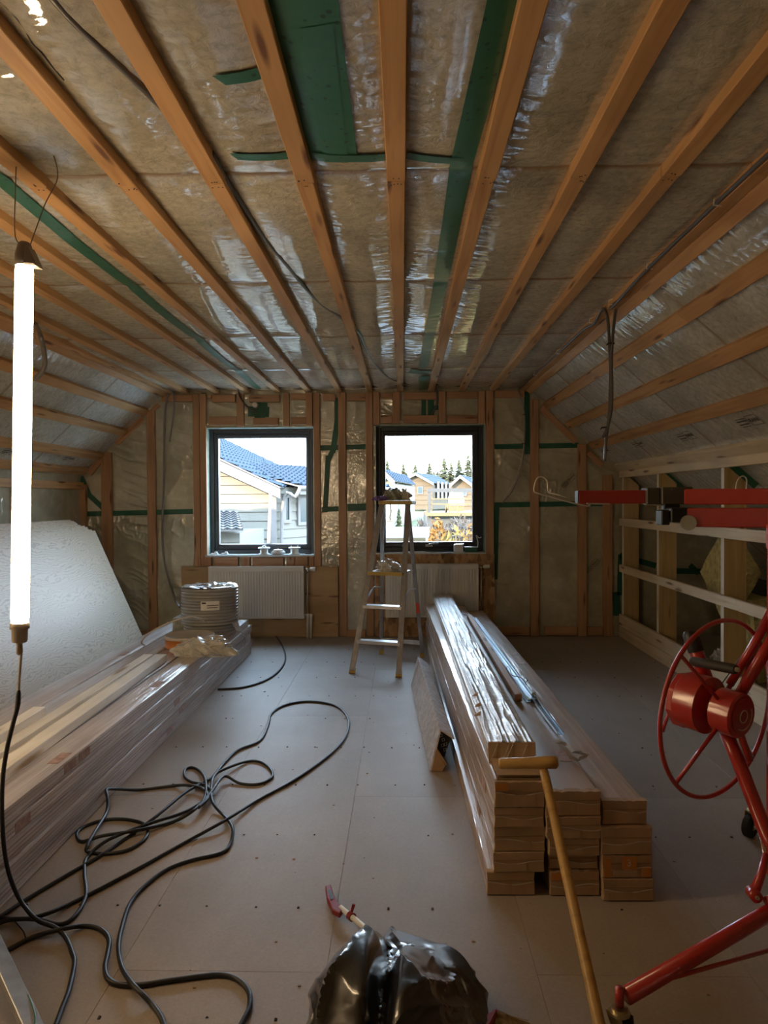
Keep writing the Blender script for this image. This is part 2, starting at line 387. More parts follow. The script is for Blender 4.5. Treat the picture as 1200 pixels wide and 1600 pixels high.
# numpy value noise
_T = np.random.RandomState(5).rand(256, 256)
def vn(x, y, s=0):
    x = np.asarray(x, float) + s * 17.3; y = np.asarray(y, float) + s * 9.1
    xi = np.floor(x).astype(int); yi = np.floor(y).astype(int); fx = x - xi; fy = y - yi
    fx = fx * fx * (3 - 2 * fx); fy = fy * fy * (3 - 2 * fy)
    a = _T[xi & 255, yi & 255]; b = _T[(xi + 1) & 255, yi & 255]; c = _T[xi & 255, (yi + 1) & 255]; d = _T[(xi + 1) & 255, (yi + 1) & 255]
    return (a * (1 - fx) + b * fx) * (1 - fy) + (c * (1 - fx) + d * fx) * fy
def ridge(x, y, s=0): return (1 - np.abs(2 * vn(x, y, s) - 1)) ** 3
class Film:
    def __init__(s, O, U, V, N, h): s.O, s.U, s.V, s.N, s.h = np.array(O, float), np.array(U, float), np.array(V, float), np.array(N, float), h
    def pos(s, u, v, off=0.):
        u = np.asarray(u, float); v = np.asarray(v, float)
        return s.O + u[..., None] * s.U + v[..., None] * s.V + (s.h(u, v) + off)[..., None] * s.N
    def grid(s, name, u0, u1, v0, v1, du, dv, mat, parent, off=0., warp=None):
        nu = max(2, int(round((u1 - u0) / du)) + 1); nv = max(2, int(round((v1 - v0) / dv)) + 1)
        uu, vv = np.meshgrid(np.linspace(u0, u1, nu), np.linspace(v0, v1, nv), indexing='ij')
        if warp: uu, vv = warp(uu, vv)
        P = s.pos(uu, vv, off).reshape(-1, 3)
        i = np.arange(nu * nv).reshape(nu, nv)
        Fq = np.stack([i[:-1, :-1], i[1:, :-1], i[1:, 1:], i[:-1, 1:]], -1).reshape(-1, 4)
        me = bpy.data.meshes.new(name); me.vertices.add(len(P)); me.vertices.foreach_set('co', P.ravel())
        me.loops.add(Fq.size); me.loops.foreach_set('vertex_index', Fq.ravel().astype(np.int32))
        me.polygons.add(len(Fq)); me.polygons.foreach_set('loop_start', (np.arange(len(Fq)) * 4).astype(np.int32))
        me.polygons.foreach_set('use_smooth', np.ones(len(Fq), bool))
        me.update(calc_edges=True); me.validate()
        me.materials.append(M[mat]); o = bpy.data.objects.new(name, me); COL.objects.link(o)
        if parent is not None: attach(o, parent)
        return o
    def strip(s, name, a, b, width, parent, mat='tape', n=60, off=.003, jag=0.):
        """tape laid on the film from (u,v) a to b"""
        a = np.array(a, float); b = np.array(b, float); d = b - a; L = np.hypot(*d); d /= L; p = np.array((-d[1], d[0]))
        n = max(4, int(L / .02))
        def wp(uu, vv):
            x = uu; y = (vv - .5) * width
            if jag: x = x + (uu < .01) * jag * (vv - .5) * 2
            return a[0] + d[0] * x + p[0] * y, a[1] + d[1] * x + p[1] * y
        return s.grid(name, 0, L, 0, 1, L / n, .25, mat, parent, off, wp)

# ================================================================== ROOM SHELL
YB = 6.95; Y0 = -1.6; H = 2.40          # gable stud faces, rear end, underside of ceiling battens
XR = 1.20; XL = -2.31                   # ceiling edges
KR = 2.10; KL = -3.15; ZK = 1.60        # knee wall faces and their top
def structure(name, o=None, loc=(0, 0, 0)):
    if o is None: o = bpy.data.objects.new(name, None); COL.objects.link(o); o.location = loc
    o.name = name; o['kind'] = 'structure'; return o

# floor: chipboard sheets
fb = MB(); fb.box((-4.6, Y0, -.2), (4.6, YB + .3, -.019)); floor = structure('floor', fb.build('floor', 'floor'))
k = 0
xs = [-4.426 + .6 * i for i in range(16)]
for i, x in enumerate(xs[:-1]):
    ys = [Y0 + (.0 if i % 2 else -1.2) + 2.4 * j for j in range(5)]
    for y in ys:
        a, b = max(y, Y0), min(y + 2.4, YB + .04)
        if b - a < .05: continue
        mb = MB(); mb.box((x + .0004, a + .0004, -.022), (x + .5996, b - .0004, 0)); mb.bevel(.0006)
        mb.build('floor_board', 'floor', floor)
mb = MB(); rnd = random.Random(3)
for j in range(13):
    y = .3 + j * .505
    for i in range(34):
        x = -2.9 + i * .15 + rnd.uniform(-.02, .02)
        if rnd.random() < .72: mb.cyl((x, y + rnd.uniform(-.012, .012), -.001), (x + .0001, y, .0007), .0042, seg=7)
o = mb.build('screw_heads', 'black', floor); o['kind'] = 'stuff'
mb = MB()
for i in range(130):
    x, y = rnd.uniform(-1.2, 2), rnd.uniform(1.5, 6.6); s = rnd.uniform(.002, .006)
    mb.box((x, y, 0.0003), (x + s * 1.6, y + s, s * .5))
o = mb.build('sawdust_crumbs', 'card_dark', floor); o['kind'] = 'stuff'

# ---- ceiling film and battens
BATX = [-.015 + .3 * i for i in range(-7, 4)]
def h_ceil(u, v):
    X = u + XL; b = (X + .015) / .3; fb_ = b - np.floor(b); s = np.sin(np.pi * fb_)
    c = (v + Y0 - 2.37) / 1.19; q = np.abs(np.sin(np.pi * (c - np.floor(c)))) ** .4
    dist = np.minimum(fb_, 1 - fb_) * .3
    e = np.exp(-((dist - .05) / .05) ** 2)
    am = .35 + .9 * vn(u * 3, v * 1.7, 3)
    wr = ridge(u * 5 + 2 * vn(u * 5, v * 6, 8), v * 34 + 2.2 * vn(u * 7, v * 4, 2), 1)
    wr2 = ridge(u * 9, v * 17 + 1.5 * vn(u * 9, v * 3, 4), 6)
    return .004 + .020 * s * q + (.0020 * (.15 + e) * wr + .0020 * wr2 * (.15 + e) + .0027 * (.10 + 1.3 * e) * vn(u * 6 + 2 * vn(u * 9, v * 5, 3), v * 44 + 3 * vn(u * 6, v * 5, 22), 27)) * am * q + .004 * vn(u * 6, v * 6, 11) * s
FC = Film((XL, Y0, H + .047), (1, 0, 0), (0, 1, 0), (0, 0, -1), h_ceil)
ceiling = structure('ceiling', FC.grid('ceiling', 0, XR - XL, 0, YB + .04 - Y0, .02, .006, 'film_ceiling', None))
def long_batten(x, z, parent, n=1, w=.062, h=.045, up=(0, 0, 1), splice=2.37):
    nm = 'batten'
    beam(nm, (x, Y0, z), (x, splice - .001, z), w, h, 'batten', parent, up)
    beam(nm, (x + random.uniform(-.004, .004), splice + .001, z), (x, YB, z), w * .95, h, 'batten', parent, up)
for x in BATX: long_batten(x, H + .0225, ceiling)
long_batten(XR - .025, H + .0225, ceiling, w=.06); long_batten(XL + .025, H + .0225, ceiling, w=.06)
# nails at the splices
mb = MB()
for x in BATX:
    for k in range(6):
        px_, py_ = x + random.uniform(-.024, .024), 2.37 + random.choice((-.02, .02)) + random.uniform(-.006, .006)
        mb.cyl((px_, py_, H - .001), (px_, py_, H + .002), .0028, seg=6)
o = mb.build('nail_heads', 'black', ceiling); o['kind'] = 'stuff'

# ---- slopes
def slope(name, top, foot, sgn, ext, ss):
    T = Vector((top[0], 0, top[1])); Fp = Vector((foot[0], 0, foot[1])); U = (Fp - T); L = U.length; U.normalize()
    N = Vector((-sgn * U.z * -1, 0, 0)); N = Vector((U.z * sgn, 0, -U.x * sgn)).normalized()     # into the room (down)
    if N.z > 0: N = -N
    def h(u, v):
        kn = [-.2] + list(ss) + [L, L + 2.0]; b = np.interp(u, kn, range(len(kn))); f = np.clip(b - np.floor(b), 0, 1); s = np.where(u < L, np.sin(np.pi * f), .5)
        c = (v + Y0 - 2.37) / 1.19; q = np.abs(np.sin(np.pi * (c - np.floor(c)))) ** .5
        e = np.exp(-(np.minimum(f, 1 - f) * .3 / .09) ** 2)
        am = .4 + .9 * vn(u * 3, v * 1.5, 13 + sgn)
        d = v * 34 + u * 10 * sgn
        return .003 + .012 * s * q + (.0048 * (.3 + e) * ridge(u * 4, d + 1.5 * vn(u * 5, v * 5, 4), 21) + .002 * ridge(u * 3, d * .4 + 2 * vn(u * 3, v * 3), 3)) * am * q
    O = T - N * .047; O.y = Y0
    f = Film(O, U, (0, 1, 0), N, h)
    st = structure(name, f.grid(name, -.02, L + ext, 0, YB + .04 - Y0, .02, .009, 'film_slope', None))
    for i, s_ in enumerate(ss):
        c = T + U * s_ - N * .0225
        a = Vector((c.x, Y0, c.z)); b = Vector((c.x, YB, c.z))
        w_ = .075 if i else .06
        sp = 3.56 if i % 2 else 2.37
        beam('batten', a, (c.x, sp - .001, c.z), w_, .045, 'batten', st, -N)
        beam('batten', (c.x, sp + .001, c.z), b, w_, .045, 'batten', st, -N)
    c = T + U * (L - .045) - N * .0225
    beam('batten', (c.x, Y0, c.z), (c.x, YB, c.z), .075, .045, 'pale' if sgn > 0 else 'batten', st, -N)
    return st, f, L, T, U, N
slopeR, FSR, LR, TR, UR, NR = slope('ceiling_slope_right', (XR, H), (KR, ZK), 1, 1.55, (.03, .25, .535, .835))
slopeL, FSL, LL_, TL, UL, NL = slope('ceiling_slope_left', (XL, H), (KL, ZK), -1, .75, (.03, .28, .565, .90))

# dark roof body above (blocks daylight); rafters are inside it
mb = MB()
def slab(a, b, t):      # a,b (x,z); thickness outward/up
    a = Vector((a[0], 0, a[1])); b = Vector((b[0], 0, b[1]))
    mb.prism([(a.x, Y0 - .3, a.z), (b.x, Y0 - .3, b.z), (b.x, Y0 - .3, b.z + t), (a.x, Y0 - .3, a.z + t)], (0, YB + .62 - Y0 + .3, 0))
slab((XL - .3, H + .12), (XR + .3, H + .12), .3)
eR = TR + UR * (LR + 1.75); eL = TL + UL * (LL_ + 1.2)
slab((XR, H + .11), (eR.x, eR.z + .11), .28); slab((eL.x, eL.z + .11), (XL, H + .11), .28)
mb.box((eR.x - .02, Y0 - .3, -.2), (eR.x + .25, YB + .5, eR.z + .3)); mb.box((eL.x - .25, Y0 - .3, -.2), (eL.x + .02, YB + .5, eL.z + .3))
roof = structure('roof_shell', mb.build('roof_shell', 'ext_grey'))

# ---- gable wall (wall_back) with two window openings
W1 = (atY(320.5, 760, YB + .02).x, atY(490.5, 760, YB + .02).x, atY(405, 868, YB + .02).z, atY(405, 667, YB + .02).z)
W2 = (atY(586.5, 760, YB + .02).x, atY(758.5, 760, YB + .02).x, atY(672, 864.5, YB + .02).z, atY(672, 663, YB + .02).z)
mb = MB()
WY0, WY1 = YB + .06, YB + .34
def wallpiece(x0, x1, z0, z1): mb.box((x0, WY0, z0), (x1, WY1, z1))
wallpiece(-5, W1[0], -.2, 3.2); wallpiece(W1[1], W2[0], -.2, 3.2); wallpiece(W2[1], 4.9, -.2, 3.2)
for W in (W1, W2): wallpiece(W[0], W[1], -.2, W[2]); wallpiece(W[0], W[1], W[3], 3.2)
wall_back = structure('wall_back', mb.build('wall_back', 'ext_grey'))
def h_wall(u, v):
    X = u - 5
    m = np.clip(vn(u * 1.1, v * 1.1, 31) * 1.6 - .35, 0, 1) + np.clip((-X) * .35, 0, .7)
    big = ridge(u * 2.4 + v * 1.6 + 1.6 * vn(u * 2, v * 2, 5), v * .9 - u * .8, 41)
    fine = ridge(u * 22 + 3 * vn(u * 5, v * 5, 2), v * 16 + 3 * vn(u * 4, v * 6, 9), 12) * np.clip(vn(u * 4, v * 3, 17) * 2.2 - .9, 0, 1)
    str_ = ridge(u * 2.2 + 1.2 * vn(u * 3, v * 3, 5), v * 19 + u * 6 + 2.5 * vn(u * 4, v * 3, 6), 51) * np.clip(vn(u * 5, v * 1.2, 37) * 2.4 - .9, 0, 1)
    return .006 * vn(u * 2, v * 2, 7) + m * (.017 * big + .008 * fine + .009 * str_)
FW = Film((-5, YB + .052, 0), (1, 0, 0), (0, 0, 1), (0, -1, 0), h_wall)
def wfilm(x0, x1, z0, z1, d=.008): return FW.grid('film_sheet', x0 + 5, x1 + 5, z0, z1, d, d, 'film_wall', wall_back)
wfilm(-4.9, W1[0], 0, 2.5); wfilm(W1[1], W2[0], 0, 2.5); wfilm(W2[1], 3.4, 0, 2.5)
for W in (W1, W2): wfilm(W[0], W[1], 0, W[2]); wfilm(W[0], W[1], W[3], 2.5)
SY = YB + .0225
def zof(py, px=600): return atY(px, py, YB).z
def stud(x0, x1, y0=None, y1=None, name='stud', mat='stud', dy=0.):
    """px left/right at the gable, px top/bottom (None: plate to floor)"""
    a = atY(x0, 780, YB).x; b = atY(x1, 780, YB).x; c = (a + b) / 2
    zt = H - .002 if y0 is None else atY((x0 + x1) / 2, y0, YB).z; zb = 0.002 if y1 is None else atY((x0 + x1) / 2, y1, YB).z
    return beam(name, (c, SY + dy, zb), (c, SY + dy, zt), b - a - .001, .045, mat, wall_back, (0, 1, 0))
def nog(x0, x1, y0, y1, name='nogging', mat='stud', dy=0.):
    a = atY(x0, y0, YB); b = atY(x1, y1, YB); z = (a.z + b.z) / 2
    return beam(name, (a.x + .001, SY + dy, z), (b.x - .001, SY + dy, z), .045, a.z - b.z, mat, wall_back, (0, 0, 1))
RP1, RP2 = 886, 866      # tops of the boards behind the radiators
stud(122, 135, 757); stud(158, 174, 707); stud(230, 243, 641)
stud(302.5, 312.5, None, RP1 - 1); stud(313, 323, None, RP1 - 1)
for a, b in ((371, 382), (443, 453)): stud(a, b, None, 666)
stud(479, 489, None, 666); stud(490.5, 500.5, None, RP1 - 1)
stud(529, 541); stud(572, 583); stud(584, 594, None, 664)
for a, b in ((614, 626), (686, 697)): stud(a, b, None, 662)
stud(748, 758.5, None, 662); stud(760, 771.5, None, None)
stud(829, 842, 624); stud(903, 917, 694); stud(943, 957, 742)
for a, b, c, d in ((252, 301, 617, 627), (324, 330, 617, 622), (331, 367, 617, 628), (389, 437, 617, 628), (454, 478, 615, 624), (503, 524, 615, 626), (543, 571, 614, 626), (595, 613, 614, 622), (630, 682, 613, 624), (698, 747, 612, 622), (773, 820, 610, 621)):
    nog(a, b, c, d)
for a, b, c, d in ((326, 370, 651, 664), (395, 435, 653, 664), (455, 478, 652, 663), (595, 613, 649, 661), (630, 684, 649, 661), (699, 746, 649, 661)): nog(a, b, c, d)
# cripple studs and blocks under window 1
for a, b, c, d in ((323.5, 330, 870, 885), (334, 372, 871, 885), (394, 443, 871, 885), (461, 481, 869, 885)): nog(a, b, c, d)
for a, b in ((376, 389), (447, 460), (482, 489.5)): stud(a, b, 869, 885)
for a, b in ((177, 229), (244, 284)): nog(a, b, 985, 996)
for a, b in ((504, 528), (542, 571)): nog(a, b, 985, 996)
for a, b in ((773, 827), (851, 902), (918, 942)): nog(a, b, 980, 992.5)
# rim boards under the slopes
def rim(p, q, w=.062):
    a = atY(*p, YB); b = atY(*q, YB); a.y = b.y = SY + .012; d = (b - a).normalized(); up = Vector((-d.z, 0, d.x))
    beam('rim_board', a, b, .03, w, 'stud', wall_back, up)
rim((846, 636), (901, 690)); rim((920, 706), (942, 727)); rim((222, 653), (180, 692)); rim((156, 716), (137, 740)); rim((247, 632), (232, 645), .04)
# boards behind the radiators
a = atY(284, RP1, YB - .006); b = atY(529, 996, YB - .006)
mb = MB(); mb.box((0, -.009, 0), (b.x - a.x, .009, a.z - .003)); mb.bevel(.002)
o = mb.build('backing_board', 'ply_panel', wall_back); o.matrix_basis = Matrix.Translation((a.x, YB - .010, .003))
a = atY(586, RP2, YB - .006); b = atY(773, 993, YB - .006)
mb = MB(); mb.box((0, -.009, 0), (b.x - a.x, .009, a.z - .003)); mb.bevel(.002)
o = mb.build('backing_board', 'osb', wall_back); o.matrix_basis = Matrix.Translation((a.x, YB - .010, .003))
# green tapes on the gable film
def wt(p, q, w=.05, film=FW, name='tape'):
    a = atY(*p, YB + .05); b = atY(*q, YB + .05)
    return FW.strip(name, (a.x + 5, a.z), (b.x + 5, b.z), w, wall_back, 'tape_dark', off=.009)
wt((137, 803), (303, 799)); wt((137, 770), (172, 803), .05); wt((128, 745), (142, 776), .05)
wt((501, 700), (583, 698)); wt((503, 796), (529, 795)); wt((543, 793), (573, 792), .07)
wt((527, 622), (527, 665), .055); wt((527, 660), (520, 708), .055); wt((521, 702), (512, 722), .05); wt((513, 712), (508, 800), .05)
wt((772, 698.5), (828, 697)); wt((842, 697), (903, 696)); wt((772, 789), (829, 788)); wt((842, 788), (903, 787)); wt((918, 787), (943, 787))
wt((823, 612), (823, 710), .055); wt((776, 790), (773, 905), .05); wt((940, 790), (948, 770), .04)
wt((662, 625), (662, 663), .045); wt((673, 625), (673, 649), .06); wt((388, 643), (421, 644), .1); wt((396, 634), (418, 633), .08); wt((398, 650), (415, 650), .06); wt((681, 634), (681, 641), .05)
wt((315, 617), (323, 617), .035); wt((368, 619), (372, 619), .035)

# ---- windows
def window(name, W, gl, tilt=None):
    st = structure(name)
    x0, x1, z0, z1 = W; fy = YB + .17; e = .008
    # reveal film
    mb = MB(); t = .006
    mb.box((x0, YB + .03, z0), (x0 + t, fy + .05, z1)); mb.box((x1 - t, YB + .03, z0), (x1, fy + .05, z1)); mb.box((x0, YB + .03, z1 - t), (x1, fy + .05, z1))
    mb.build('reveal_film', 'green_film', st)
    mb = MB(); mb.box((x0, YB - .004, z0 - .012), (x1, fy + .05, z0 + .008)); mb.bevel(.003); mb.build('sill', 'sill_foil', st)
    X0, X1, Z0, Z1 = x0 + .006, x1 - .006, z0 + .007, z1 - .006
    g0 = atY(gl[0], 760, fy + .03).x; g1 = atY(gl[1], 760, fy + .03).x; gz0 = atY(gl[0], gl[3], fy + .03).z; gz1 = atY(gl[0], gl[2], fy + .03).z
    def ring(nm, a, b, y0, y1, mat, bev=.004):
        ax0, ax1, az0, az1 = a; bx0, bx1, bz0, bz1 = b; mb = MB()
        mb.box((ax0, y0, az0), (bx0, y1, az1)); mb.box((bx1, y0, az0), (ax1, y1, az1)); mb.box((bx0, y0, az0), (bx1, y1, bz0)); mb.box((bx0, y0, bz1), (bx1, y1, az1))
        mb.bevel(bev); return mb.build(nm, mat, st)
    m_ = .045
    ring('window_frame', (X0, X1, Z0, Z1), (X0 + m_, X1 - m_, Z0 + m_, Z1 - m_), fy, fy + .09, 'frame')
    s_ = ring('sash', (X0 + m_, X1 - m_, Z0 + m_, Z1 - m_), (g0 - .012, g1 + .012, gz0 - .012, gz1 + .012), fy + .012, fy + .09, 'frame')
    ring('glazing_bead', (g0 - .012, g1 + .012, gz0 - .012, gz1 + .012), (g0, g1, gz0, gz1), fy + .022, fy + .085, 'frame_light', .002)
    c = Vector(((g0 + g1) / 2, fy + .05, (gz0 + gz1) / 2)); hw, hh = (g1 - g0) / 2 + .006, (gz1 - gz0) / 2 + .006
    mb = MB(); r_ = Euler(tilt or (0, 0, 0)).to_matrix()
    mb.face(mb.verts([c + r_ @ Vector(p) for p in ((-hw, 0, -hh), (hw, 0, -hh), (hw, 0, hh), (-hw, 0, hh))]))
    mb.build('pane', 'glass', s_)
    return st, fy, (g0, g1, gz0, gz1)
win1, FY, G1 = window('window_1', W1, (342, 478.5, 685, 850.5))
win2, FY, G2 = window('window_2', W2, (602.5, 738, 681, 847))

# ---- right knee wall
kr = structure('wall_right')
XF = KR; SX = KR + .028
def krail(z0, z1, mat='pale', th=.028, y0=Y0, y1=YB, x=None, name='rail'):
    x = XF if x is None else x
    return beam(name, (x + th / 2, y0, (z0 + z1) / 2), (x + th / 2, y1, (z0 + z1) / 2), th, z1 - z0, mat, kr)
krail(1.08, 1.152); krail(.632, .702)
krail(1.545, 1.615, th=.045); 
beam('base_board', (XF + .014, Y0, .165), (XF + .014, YB, .165), .028, .115, 'pale', kr)
beam('base_board', (XF + .011, Y0, .053), (XF + .011, YB, .053), .022, .104, 'pale', kr)
STY = [YB - .03, 6.0 - .0225, 4.78, 3.58, 2.38, 1.18, -.02, -1.2]
for y in STY:
    top = 1.62 if y < 6.5 else 1.62
    mb = MB(); zt0 = H - (SX - XR) * (H - ZK) / (KR - XR) + .02
    sl_ = (H - ZK) / (KR - XR)
    L = .145
    mb.prism([(SX, y - .0225, .0), (SX + L, y - .0225, .0), (SX + L, y - .0225, zt0 - sl_ * L), (SX, y - .0225, zt0)], (0, .045, 0))
    o = mb.build('stud', 'eave', kr)
    o.data.transform(Matrix.Rotation(R(90), 4, 'Y')); o.matrix_basis = Matrix.Rotation(R(-90), 4, 'Y')
    # narrow front edge in paler wood, its lit look put into the colour
    beam('lit_stud_edge', (SX - .0006, y, .22), (SX - .0006, y, 1.545), .045, .002, 'white_pine', kr, (1, 0, 0), 0)
# eave space: sill board on the outer wall line, floor continues
krail(1.335, 1.40, 'pale', .022, x=SX + .25)
# tapes in the eave
def eq(p, q, w, Y=YB + .035):
    a = atY(*p, Y); b = atY(*q, Y); d = (b - a); L = d.length; d.normalize(); up = Vector((-d.z, 0, d.x)) * w / 2
    mb = MB(); n = up.cross(d).normalized() * .002; mb.prism([a - up, b - up, b + up, a + up], n); return mb.build('tape', 'tape_dark', kr)
eq((968, 868), (1025, 884), .055); eq((970, 866), (968, 930), .05); eq((963, 925), (965, 962), .07); eq((1050, 892), (1105, 893), .055); eq((1078, 883), (1092, 896), .05)
for y in (6.0, 4.78):   # tape where the slope film meets the studs
    p = atX(1035, 745, SX + .02); 
    a = Vector((SX + .0, y - .03, 1.60)); b = Vector((SX + .20, y - .04, 1.42))
    beam('tape', a, b, .004, .045, 'tape_dark', kr, bev=0)
# ---- left knee wall
kl = structure('wall_left')
beam('plate', (KL - .022, Y0, 1.50), (KL - .022, YB, 1.50), .045, .07, 'batten', kl)
mb = MB()
def h_k(u, v): return .01 * vn(u * 2, v * 2) + .008 * ridge(u * 3, v * 3 + u, 3) * np.clip((u - 7) * .8, .15, 1)
FK = Film((KL - .05, Y0, 0), (0, 1, 0), (0, 0, 1), (1, 0, 0), h_k)
FK.grid('film_sheet', 0, YB + .04 - Y0, 0, 1.62, .02, .02, 'film_wall', kl)
for y in (5.76, 4.56, 3.36, 2.16, .96, -.24):
    beam('stud', (KL - .02, y, 0), (KL - .02, y, 1.465), .045, .045, 'stud', kl, (1, 0, 0))
# ---- rear gable behind the camera
mb = MB()
mb.box((-5, Y0 - .3, -.2), (4.9, Y0, 3.2))
wall_front = structure('wall_front', mb.build('wall_front', 'film_wall'))
for x in (-2.2, -1.75, -.55, .05, 1.25, 1.7):
    beam('stud', (x, Y0 + .0225, 0), (x, Y0 + .0225, min(H, 2.6 - max(0, abs(x + .55) - 1.75))), .045, .045, 'stud', wall_front, (0, 1, 0))

# ---- tapes and prints on the ceiling
def ct(p, q, w, film=FC, mat='tape', jag=0., off=.004):
    a = atZ(*p, H + .035); b = atZ(*q, H + .035)
    return FC.strip('tape', (a.x - XL, a.y - Y0), (b.x - XL, b.y - Y0), w, ceiling, mat, off=off, jag=jag)
FC.strip('tape', (-.118 - XL, .9 - Y0), (-.222 - XL, 2.28 - Y0), .055, ceiling, off=.0045)
a = atZ(462, -60, H + .03); b = atZ(521, 250, H + .03)
FC.strip('tape', (a.x - XL, a.y - Y0), (b.x - XL, b.y - Y0), .155, ceiling, off=.006, jag=.012)
a = atZ(495, 30, H + .03); FC.strip('tape', (a.x - XL, a.y - Y0), (b.x + .01 - XL, b.y - Y0), .075, ceiling, off=.0075, jag=.01)
ct((342, 114), (405, 109), .045, jag=.01, off=.006); ct((500, 76), (526, 76), .045, off=.006); ct((365, 238), (450, 240), .045, jag=.01, off=.0065); ct((480, 238), (606, 242), .048, off=.009); ct((636, 240), (722, 247), .045, off=.008)
ct((800, -60), (722, 250), .075, off=.006); ct((722, 250), (690, 430), .075, off=.006); ct((690, 430), (660, 575), .07, off=.006)
ct((640, 578), (672, 580), .12, off=.01); ct((663, 585), (663, 607), .10, off=.01)
a = atZ(-30, 255, H + .03); b = atZ(405, 606, H + .03)
FC.strip('tape', (a.x - XL, a.y - Y0), (b.x - XL, b.y - Y0), .06, ceiling, off=.006)

def text(s, name, size, mt, mat='ink', parent=None, th=.0006):
    c = bpy.data.curves.new(name, 'FONT'); c.body = s; c.size = size; c.extrude = th; c.align_x = 'CENTER'; c.align_y = 'CENTER'; c.resolution_u = 2
    t = bpy.data.objects.new(name, c); COL.objects.link(t); dg = bpy.context.evaluated_depsgraph_get()
    me = bpy.data.meshes.new_from_object(t.evaluated_get(dg)); bpy.data.objects.remove(t); bpy.data.curves.remove(c)
    me.materials.clear(); me.materials.append(M[mat]); me.transform(mt); o = bpy.data.objects.new(name, me); COL.objects.link(o)
    if parent is not None: attach(o, parent)
    return o
def film_print(P, X, Y, s, parent, flip=1):
    """the maker's stamp printed on the film: boxed word and four lines of small print; X reading direction, Y up of the letters"""
    X = Vector(X).normalized(); Y = Vector(Y).normalized(); Z = X.cross(Y)
    mt = Matrix((X, Y, Z)).transposed().to_4x4(); mt.translation = Vector(P)
    def q(m, x0, y0, x1, y1): m.box((x0 * s, y0 * s, 0), (x1 * s, y1 * s, .0008), mt)
    text('RANI', 'print', .46 * s, mt @ Matrix.Scale(1.15, 4, (1, 0, 0)), 'ink', parent)
    m = MB(); k = .035
    for a in ((-.72, .42, .55, .42 + k), (-.55, -.45, .72, -.45 + k)): q(m, *a)
    m.prism([mt @ Vector((p[0] * s, p[1] * s, 0)) for p in ((-.72, .42), (-.69, .42), (-.69, -.2), (-.52, -.45), (-.56, -.45), (-.72, -.2))], Z * .0008)
    m.prism([mt @ Vector((p[0] * s, p[1] * s, 0)) for p in ((.72, -.45), (.69, -.45), (.69, .2), (.52, .45), (.56, .45), (.72, .2))], Z * .0008)
    m.build('print', 'ink', parent)
    m = MB()
    for z_, x0, x1, t_ in ((.30, .85, 2.1, .05), (.08, .85, 2.2, .10), (-.2, .9, 2.15, .10), (-.42, 1.0, 2.1, .045)):   # the fine print, too small to read
        x = x0
        while x < x1:
            w_ = .10 + .12 * abs(math.sin(x * 37 + z_ * 11)); q(m, min(flip * x, flip * min(x + w_, x1)), z_ - t_ / 2, max(flip * x, flip * min(x + w_, x1)), z_ + t_ / 2); x += w_ + .035
    o = m.build('fine_print', 'ink', parent); o['kind'] = 'stuff'
for p, sc in (((1178, 656), .085), ((1077, 680), .085), ((1000, 693), .075), ((948, 704), .07)):
    O_ = Vector(FSR.O) + NR * .034; P = atP(p[0], p[1], O_, NR)
    film_print(P, (0, -1, 0), NR.cross(Vector((0, -1, 0))), sc, slopeR, -1)
for p in ((112, 717), (22, 706)):
    O_ = Vector(FSL.O) + NL * .034; P = atP(p[0], p[1], O_, NL)
    film_print(P, (0, 1, 0), NL.cross(Vector((0, 1, 0))), .07, slopeL, -1)
P = atY(245, 690, YB + .036); film_print(P, (1, 0, 0), (0, 0, 1), .07, wall_back)
for p, an, s_ in (((893, 746), 46, .06), ((930, 879), 46, .06)):
    P = atY(*p, YB + .036); film_print(P, (math.cos(R(an)), 0, math.sin(R(an))), (-math.sin(R(an)), 0, math.cos(R(an))), s_, wall_back, -1)

# ================================================================== OUTDOORS
def ground_z(x, y):
    z = np.interp(y, [0, 7, 14, 20, 26, 34, 46, 60, 90, 200], [-3.2, -3.1, -2.6, -1.2, -.5, -.1, .25, .2, -.3, .5])
    return z
xs_ = np.concatenate([np.linspace(-120, -20, 14), np.linspace(-19, 20, 50), np.linspace(22, 160, 18)]); ys_ = np.concatenate([np.linspace(-30, 8, 8), np.linspace(9, 60, 70), np.linspace(65, 260, 24)])
X_, Y_ = np.meshgrid(xs_, ys_, indexing='ij'); Z_ = ground_z(X_, Y_) + .25 * (vn(X_ * .3, Y_ * .3, 5) - .5)
# a grassy bank climbs to the right behind the shed
Z_ += np.clip((X_ - 1.0) / 4, 0, 1) * np.clip(1 - np.abs(Y_ - 30) / 9, 0, 1) * .35
nx, ny = X_.shape; ii = np.arange(nx * ny).reshape(nx, ny)
Fq = np.stack([ii[:-1, :-1], ii[1:, :-1], ii[1:, 1:], ii[:-1, 1:]], -1).reshape(-1, 4)
me = bpy.data.meshes.new('ground'); me.from_pydata(np.stack([X_, Y_, Z_], -1).reshape(-1, 3).tolist(), [], Fq.tolist()); me.materials.append(M['lawn'])
me.polygons.foreach_set('use_smooth', [True] * len(me.polygons))
ground = bpy.data.objects.new('ground', me); COL.objects.link(ground); structure('ground', ground)

